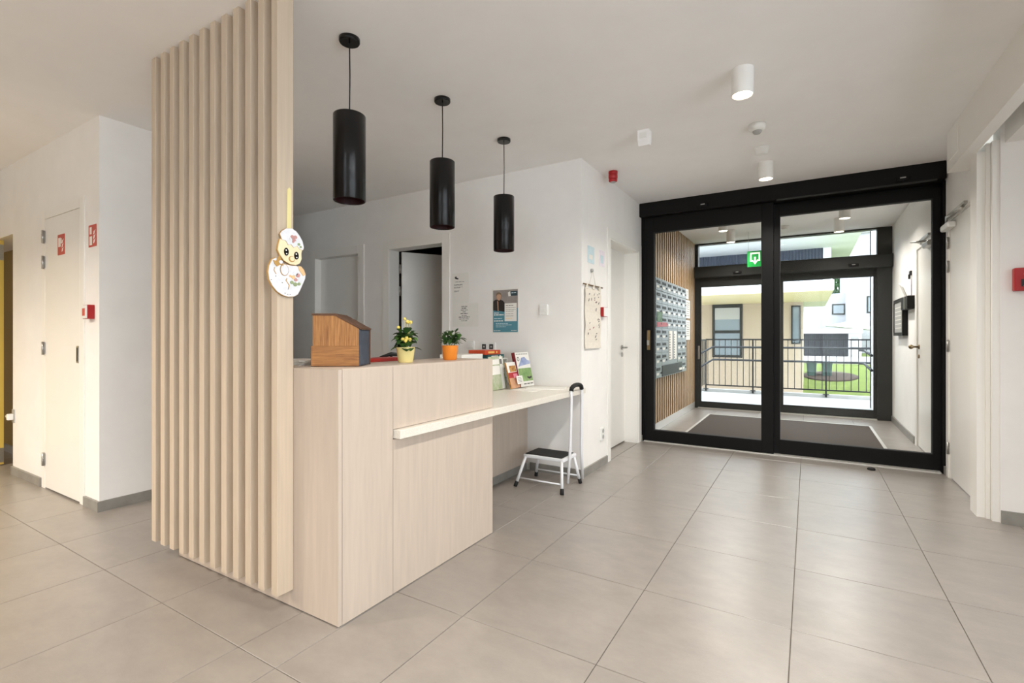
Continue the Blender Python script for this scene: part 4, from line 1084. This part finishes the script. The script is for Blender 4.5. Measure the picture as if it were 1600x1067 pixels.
for k, (u0_, v, u1_, hh, mm) in enumerate(((0.08, 0.53, 0.26, 0.022, 'paper'), (0.08, 0.57, 0.44, 0.025, 'paper'), (0.08, 0.655, 0.38, 0.018, 'bluepaper'), (0.08, 0.705, 0.42, 0.025, 'paper'),
        (0.15, 0.77, 0.62, 0.012, 'bluepaper'), (0.15, 0.805, 0.76, 0.012, 'bluepaper'), (0.15, 0.845, 0.52, 0.012, 'bluepaper'), (0.07, 0.93, 0.34, 0.012, 'paper'), (0.72, 0.93, 0.92, 0.012, 'paper'),
        (0.73, 0.095, 0.90, 0.02, 'bluepaper'), (0.52, 0.375, 0.80, 0.014, 'ink'), (0.52, 0.425, 0.88, 0.007, 'ink'), (0.52, 0.47, 0.88, 0.007, 'ink'), (0.52, 0.505, 0.84, 0.007, 'ink'), (0.52, 0.56, 0.82, 0.007, 'ink'), (0.52, 0.61, 0.80, 0.007, 'ink'), (0.52, 0.66, 0.76, 0.009, 'yellowink'))):
    a, b = PP(u0_, v), PP(u1_, v + hh)
    mb = MB(); r_ = random.Random(k); x = a[0]
    while x < b[0] - 0.004:
        l_ = r_.uniform(0.012, 0.035); mb.box(x, min(x + l_, b[0]), YW - 0.0037, YW - 0.002, b[1], a[1]); x += l_ + 0.005
    obj('text_line', mb, mm, ps)
# sockets and switches
o = obj('double_socket', bx(-2.61, -2.44, YW - 0.012, YW, 1.035, 1.115, bev=0.003), 'white'); tag(o, 'white double data socket with two dark outlets under the poster', 'socket')
for x in (-2.565, -2.485):
    q = obj('outlet', bx(x - 0.022, x + 0.022, YW - 0.0135, YW - 0.011, 1.052, 1.098), 'inkd', o)
    obj('jack', bx(x - 0.010, x + 0.010, YW - 0.0145, YW - 0.0134, 1.066, 1.082), 'grey', q)
o = obj('light_switch', bx(-2.76, -2.68, YW - 0.012, YW, 1.05, 1.13, bev=0.003), 'white'); tag(o, 'white wall switch left of the double socket', 'switch')
obj('rocker', bx(-2.745, -2.695, YW - 0.016, YW - 0.011, 1.065, 1.115, bev=0.002), 'white', o)
o = obj('thermostat', bx(-1.985, -1.905, YW - 0.022, YW, 1.352, 1.442, bev=0.004), 'white'); tag(o, 'small white thermostat on the wall right of the poster', 'thermostat')
obj('dial', bx(-1.965, -1.925, YW - 0.025, YW - 0.021, 1.38, 1.41, bev=0.001), 'white', o)
# on the entrance wall (facing +X)
def sheet_x(name, y0, y1, z0, z1, mm, label, cat='picture', group=None):
    return tag(obj(name, bx(XL, XL + 0.003, y0, y1, z0, z1), mm), label, cat, group)
o = sheet_x('picture_sheet', 3.886, 4.031, 1.798, 1.942, 'bluepaper', 'pale blue sheet taped above the linen hanging', group='sheets on the entrance wall')
obj('print_mark', bx(XL + 0.003, XL + 0.0036, 3.915, 3.995, 1.83, 1.87), 'paper', o)
o = sheet_x('picture_sheet', 4.153, 4.285, 1.802, 1.945, 'pinkpaper', 'pale lilac sheet taped near the recessed door', group='sheets on the entrance wall')
obj('print_mark', bx(XL + 0.003, XL + 0.0036, 4.18, 4.255, 1.83, 1.90), 'bluepaper', o)
wh = thing('wall_hanging', 'linen wall hanging with grey calligraphy on a wooden rod', 'hanging', (XL, 3.985, 1.065))
cm = MB()
n = 10
prof = [(XL + 0.014 + 0.004 * math.sin(k * 1.3), 1.575 - (1.575 - 1.066) * k / n) for k in range(n + 1)]
cm.prism([(p[0], p[1]) for p in prof] + [(p[0] - 0.003, p[1]) for p in prof[::-1]], 3.805, 4.160, 'Y')
cl_ = obj('cloth', cm, 'cloth', wh)
obj('rod', MB().tube([(XL + 0.014, 3.765, 1.605), (XL + 0.014, 4.20, 1.605)], 0.006, 10), 'rod', wh)
for yy in (3.835, 3.985, 4.125):
    obj('loop', MB().box(XL + 0.006, XL + 0.022, yy - 0.014, yy + 0.014, 1.57, 1.613, bev=0.003), 'cloth', wh)
obj('hook', MB().lathe([(0.016, 0), (0.018, 0.012), (0.010, 0.02)], 0, 0, 16, Matrix.Translation((XL, 3.965, 1.735)) @ Matrix.Rotation(PI / 2, 4, 'Y')), 'steel', wh)
obj('string', MB().tube([(XL + 0.012, 3.90, 1.607), (XL + 0.014, 3.955, 1.72), (XL + 0.014, 3.975, 1.72), (XL + 0.012, 4.04, 1.607)], 0.0018, 5), 'cloth', wh)
rng = random.Random(11)
for k in range(26):
    v = rng.choice([rng.uniform(1.45, 1.54), rng.uniform(1.13, 1.32), rng.uniform(1.18, 1.40)])
    u = rng.uniform(3.86, 4.11); mm = 'clothred' if k % 6 == 0 else 'clothink'
    l_ = rng.uniform(0.012, 0.028); a = rng.uniform(0.3, 1.4)
    obj('brush_mark', MB().prism([(u, v), (u + l_ * math.cos(a) * 0.6 + 0.006, v + l_ * math.sin(a)), (u + l_ * math.cos(a), v + l_ * math.sin(a) * 1.25), (u - 0.004, v + 0.008)], XL + 0.0165, XL + 0.0195, 'X'), mm, cl_)
o = thing('fire_call_point', 'red and white fire call point beside the recessed door', 'call point', (XL, 4.22, 1.347), 'fire call points')
obj('base', bx(XL, XL + 0.037, 4.169, 4.27, 1.347, 1.431, bev=0.002), 'red', o)
obj('cover', bx(XL + 0.037, XL + 0.043, 4.172, 4.267, 1.350, 1.428, bev=0.002), 'white', o)
o = obj('wall_socket', bx(XL, XL + 0.014, 4.175, 4.262, 0.232, 0.345, bev=0.003), 'white'); tag(o, 'white power socket low on the entrance wall', 'socket')
obj('socket_well', MB().lathe([(0.019, 0), (0.019, 0.003)], 0, 0, 20, Matrix.Translation((XL + 0.0135, 4.218, 0.315)) @ Matrix.Rotation(PI / 2, 4, 'Y')), 'grey', o)
obj('socket_well', MB().lathe([(0.019, 0), (0.019, 0.003)], 0, 0, 20, Matrix.Translation((XL + 0.0135, 4.218, 0.262)) @ Matrix.Rotation(PI / 2, 4, 'Y')), 'grey', o)
# left wall call point and socket
o = thing('fire_call_point', 'red fire call point with clear cover beside the cupboard door', 'call point', (-4.155, 1.37, 1.285), 'fire call points')
obj('base', bx(-4.196, -4.113, 1.332, 1.37, 1.285, 1.379, bev=0.002), 'red', o)
fc = obj('cover', bx(-4.193, -4.116, 1.324, 1.332, 1.288, 1.376, bev=0.002), 'white', o)
obj('press_plate', bx(-4.175, -4.134, 1.322, 1.324, 1.305, 1.355), 'redsign', fc)
o = thing('power_socket', 'white power socket with plug at the end of the left wall', 'socket', (-5.80, 1.37, 0.43))
obj('plate', bx(-5.785, -5.735, 1.362, 1.37, 0.44, 0.55), 'grey', o)
obj('socket', bx(-5.775, -5.735, 1.325, 1.362, 0.465, 0.515, bev=0.004), 'white', o)
obj('plug', MB().tube([(-5.775, 1.345, 0.49), (-5.83, 1.345, 0.49)], 0.014, 12), 'white', o)
obj('cable', MB().tube([(-5.83, 1.345, 0.49), (-5.90, 1.36, 0.487), (-6.0, 1.40, 0.47)], 0.008, 8), 'cord', o)
# right wall call point
o = thing('fire_call_point', 'red manual call point on the wall at the right edge', 'call point', (1.14, 4.2, 1.445), 'fire call points')
obj('base', bx(1.082, 1.195, 4.155, 4.2, 1.445, 1.585, bev=0.004), 'red', o)
q = obj('press_window', bx(1.112, 1.168, 4.152, 4.156, 1.470, 1.515), 'slot', o)
obj('arrow_mark', MB().prism([(1.12, 1.474), (1.16, 1.474), (1.14, 1.488)], 4.1512, 4.152, 'Y'), 'signwhite', q)
obj('indicator', MB().lathe([(0.012, 0), (0.012, 0.004)], 0, 0, 16, Matrix.Translation((1.135, 4.156, 1.545)) @ Matrix.Rotation(PI / 2, 4, 'X')), 'signwhite', o)
# door stop puck
o = obj('door_stop', MB().lathe([(0.03, 0.0), (0.03, 0.012), (0.024, 0.018), (0.004, 0.02)], 0.475, 5.30, 20), 'rubber'); tag(o, 'small black floor puck before the glass doors', 'door stop')

# ------------------------------------------------------------------ outside
GZ = -0.12
struct('terrace_paved', bx(-14, 0.2, 12.5, 22, -1.75, -1.25), 'concrete', 'paved strip at the foot of the brick building', 'terrace')
struct('lawn', MB().prism([(11.6, -1.6), (22, -1.3), (30, -0.1), (95, -0.1), (95, -2.0), (11.6, -2.0)], -60, 60, 'X'), 'lawn', 'bright green lawn beyond the walkway railing', 'lawn')
struct('walkway', bx(-9, 9, YO + 0.10, 11.42, -0.4, -0.015), 'concrete', 'pale concrete walkway outside the outer glass door', 'walkway')
struct('kerb', bx(-9, 9, 11.30, 11.42, -0.015, 0.05), 'concrete', 'concrete edge under the walkway railing', 'kerb')
mb = MB(); mb.box(0.90, 1.3, YO + 0.10, 10.05, -0.015, 3.6)
sw_ = struct('wall_outside', mb, 'render', 'light grey rendered wall fin outside the outer door', 'wall')
obj('corner_trim', bx(0.885, 0.915, 10.05, 10.08, -0.015, 3.6), 'dark', sw_)
struct('wall_facade', bx(-9, XL - 0.05, YO - 0.05, YO + 0.15, -0.4, 3.6), 'render', 'rendered facade beside the outer door', 'wall')
rl = thing('railing', 'dark steel railing with double handrails along the outside walkway', 'railing', (-0.4, 11.3, 0))
YR = 11.30
obj('top_rail', bx(-1.9, 1.9, YR - 0.02, YR + 0.02, 1.10, 1.13), 'rail', rl)
obj('bottom_rail', bx(-1.9, 1.9, YR - 0.012, YR + 0.012, 0.12, 0.145), 'rail', rl)
for z in (0.955, 0.685):
    obj('handrail', MB().tube([(-1.9, YR - 1.1, z - 0.16), (-1.75, YR - 0.09, z), (1.9, YR - 0.09, z)], 0.021, 10), 'railsteel', rl)
src = None
for k in range(33):
    x = -1.86 + 0.1165 * k
    if src is None: src = obj('baluster', bx(x - 0.006, x + 0.006, YR - 0.006, YR + 0.006, 0.145, 1.10), 'rail', rl, (x, YR, 0.145))
    else: inst(src, rl, (x, YR, 0.145))
src = None
for x in (-1.9, -0.98, 0.30, 1.25):
    mb = MB(); mb.box(x - 0.014, x + 0.014, YR - 0.014, YR + 0.014, 0.0, 1.10)
    mb.box(x - 0.05, x + 0.05, YR - 0.05, YR + 0.05, 0.05, 0.06); mb.box(x - 0.006, x + 0.006, YR - 0.09, YR, 0.68, 0.69); mb.box(x - 0.006, x + 0.006, YR - 0.09, YR, 0.945, 0.955)
    obj('post', mb, 'rail', rl)
mb = MB(); mb.box(-1.92, -1.88, 9.9, YR, 1.09, 1.12)
obj('return_rail', mb, 'rail', rl)
mb = MB(); mb.box(-1.915, -1.885, 9.9, 9.93, -0.015, 1.10); mb.box(-1.95, -1.85, 9.86, 9.97, -0.015, -0.005)
obj('post', mb, 'rail', rl)
src = None
for k in range(10):
    y = 10.05 + 0.1165 * k
    if src is None: src = obj('baluster', bx(-1.906, -1.894, y - 0.006, y + 0.006, 0.145, 1.09), 'rail', rl, (-1.9, y, 0.145))
    else: inst(src, rl, (-1.9, y, 0.145))
wr = thing('wall_handrail', 'pair of steel handrail ends on the outside wall fin', 'handrail', (0.88, 10.3, 0))
for z in (0.93, 0.70):
    obj('rail_end', MB().tube([(0.84, 9.3, z - 0.05), (0.84, 10.5, z), (0.78, 10.58, z)], 0.02, 10), 'railsteel', wr)
# building opposite
ob = thing('opposite_building', 'beige brick building with white balcony slabs opposite the entrance', 'building', (-4, 22, -1.6))
obj('wall', bx(-14, -0.17, 22, 26, -1.6, 2.55), 'brick', ob)
wn = thing('window', '', '', (0, 0, 0)); bpy.data.objects.remove(wn)
wm = MB()
for (a, b, c, e) in ((-3.44, -3.34, 0.33, 2.52), (-2.39, -2.29, 0.33, 2.52), (-3.34, -2.39, 0.33, 0.43), (-3.34, -2.39, 2.38, 2.52), (-3.34, -2.39, 1.33, 1.45)): wm.box(a, b, 21.94, 22.0, c, e)
wo = obj('window', wm, 'dark', ob)
obj('pane', bx(-3.34, -2.39, 21.97, 21.99, 1.45, 2.38), 'winglass', wo); obj('pane', bx(-3.34, -2.39, 21.97, 21.99, 0.43, 1.33), 'winglass', wo)
obj('blind', bx(-3.34, -2.39, 21.955, 21.968, 1.9, 2.38), 'grey', wo)
wm = MB()
for (a, b, c, e) in ((-0.56, -0.51, 0.9, 2.4), (-0.29, -0.24, 0.9, 2.4), (-0.51, -0.29, 2.34, 2.4), (-0.51, -0.29, 0.9, 0.96)): wm.box(a, b, 21.94, 22.0, c, e)
wo = obj('window', wm, 'dark', ob); obj('pane', bx(-0.51, -0.29, 21.97, 21.99, 0.96, 2.34), 'winglass', wo)
obj('balcony_slab', bx(-14, 0.65, 17, 26, 2.55, 2.85), 'render', ob)
obj('soffit', bx(-14, 0.63, 17.02, 21.99, 2.53, 2.55), 'cream', ob, label='cream painted soffit')
obj('cladding', bx(-14, 0.45, 20.0, 26, 2.85, 4.25), 'cladding', ob)
obj('upper_slab', bx(-14, 1.35, 16.6, 26, 4.25, 5.9), 'render', ob)
obj('corner_column', bx(0.45, 0.68, 20.0, 20.4, 2.85, 4.25), 'render', ob)
# distant house
hs = thing('white_house', 'white brick house with small dark windows beyond the lawn', 'house', (6, 48, GZ))
obj('wall', bx(2.7, 16, 48, 58, GZ, 9.5), 'whitebrick', hs)
obj('wing_wall', bx(-6, 2.7, 50, 58, GZ, 4.9), 'whitebrick', hs)
obj('roof_edge', bx(2.5, 16.2, 47.7, 58.2, 9.5, 9.9), 'grey', hs)
for (a, b, c, e, yy) in ((1.75, 2.69, 3.1, 4.0, 50), (4.0, 5.2, 3.1, 4.45, 48), (7.5, 8.9, 3.1, 4.45, 48), (-1.6, -0.4, 3.1, 4.0, 50)):
    wm = MB(); wm.box(a, a + 0.1, yy - 0.08, yy, c, e); wm.box(b - 0.1, b, yy - 0.08, yy, c, e); wm.box(a + 0.1, b - 0.1, yy - 0.08, yy, c, c + 0.1); wm.box(a + 0.1, b - 0.1, yy - 0.08, yy, e - 0.1, e)
    wo = obj('window', wm, 'dark', hs); obj('pane', bx(a + 0.1, b - 0.1, yy - 0.05, yy - 0.02, c + 0.1, e - 0.1), 'winglass', wo)
gr = thing('dark_garage', 'dark boarded garage with flat white roof behind the lawn', 'garage', (0, 38, GZ))
obj('wall', bx(-6, 2.2, 38, 43, GZ, 1.40), 'shed', gr)
obj('roof', bx(-6.2, 2.95, 37.6, 43.4, 1.42, 1.72), 'render', gr)
sd = thing('white_shed', 'narrow white shed beside the dark garage', 'shed', (2.55, 38, GZ))
obj('wall', bx(2.22, 2.90, 38, 40, GZ, 1.40), 'render', sd)
obj('door', bx(2.35, 2.75, 37.95, 38, GZ, 1.2), 'grey', sd)
gz = thing('garden_gazebo', 'garden gazebo with pale sloping roof beside the garage', 'gazebo', (3.6, 41, GZ))
obj('roof', MB().prism([(1.2, 2.05), (4.0, 1.72), (4.8, 1.72), (2.6, 2.35)], 44, 47, 'Y'), 'render', gz)
for x in (3.2, 4.6): obj('post', bx(x, x + 0.1, 44.0, 44.1, GZ, 1.75), 'bark', gz)
struct('terrace', bx(-6, 8, 29.5, 38, GZ - 0.1, GZ + 0.06), 'concrete', 'bright paved terrace in front of the garage', 'terrace')
def conifer(x, y, hgt, rad, label):
    t = thing('conifer', label, 'tree', (x, y, GZ), 'conifers behind the house')
    obj('trunk', MB().lathe([(0.14, GZ), (0.05, GZ + hgt * 0.8)], x, y, 10), 'bark', t)
    mb = MB(); r_ = random.Random(int(x * 100))
    for k in range(4200):
        v = r_.random(); rr = rad * (1 - v) ** 0.45 * r_.uniform(0.5, 1.0) + 0.03
        a = r_.uniform(0, 2 * PI); z = GZ + 0.5 + v * (hgt - 0.5)
        c_ = Vector((x + rr * math.cos(a), y + rr * math.sin(a), z)); s_ = 0.12
        mb.face([c_ + Vector((r_.uniform(-s_, s_), r_.uniform(-s_, s_), r_.uniform(-s_, s_) + o_)) for o_ in (-0.15, 0.0, 0.25)])
    obj('foliage', mb, 'conifer', t, kind='stuff')
conifer(2.75, 60.0, 12.0, 0.95, 'tall narrow dark green conifer behind the low wing of the house')
for (x, lab) in ((0.14, 'green wheeled bin nearer the brick building'), (0.74, 'green wheeled bin nearer the flower bed')):
    b_ = thing('wheeled_bin', lab, 'bin', (x, 26.7, -0.60), 'garden bins')
    obj('body', MB().prism([(x - 0.17, -0.60), (x + 0.17, -0.60), (x + 0.20, -0.05), (x - 0.20, -0.05)], 26.4, 26.9, 'Y'), 'bin', b_)
    obj('lid', bx(x - 0.21, x + 0.21, 26.35, 26.95, -0.05, 0.03), 'bin', b_)
struct('flower_bed', MB().lathe([(0.02, 0.05), (0.9, 0.03), (1.1, 0)], 0, 0, 24, Matrix.Translation((0.85, 26.6, -0.60)) @ Matrix.Rotation(0.149, 4, 'X')), 'soil', 'patch of bare dark soil around the bins', 'soil')
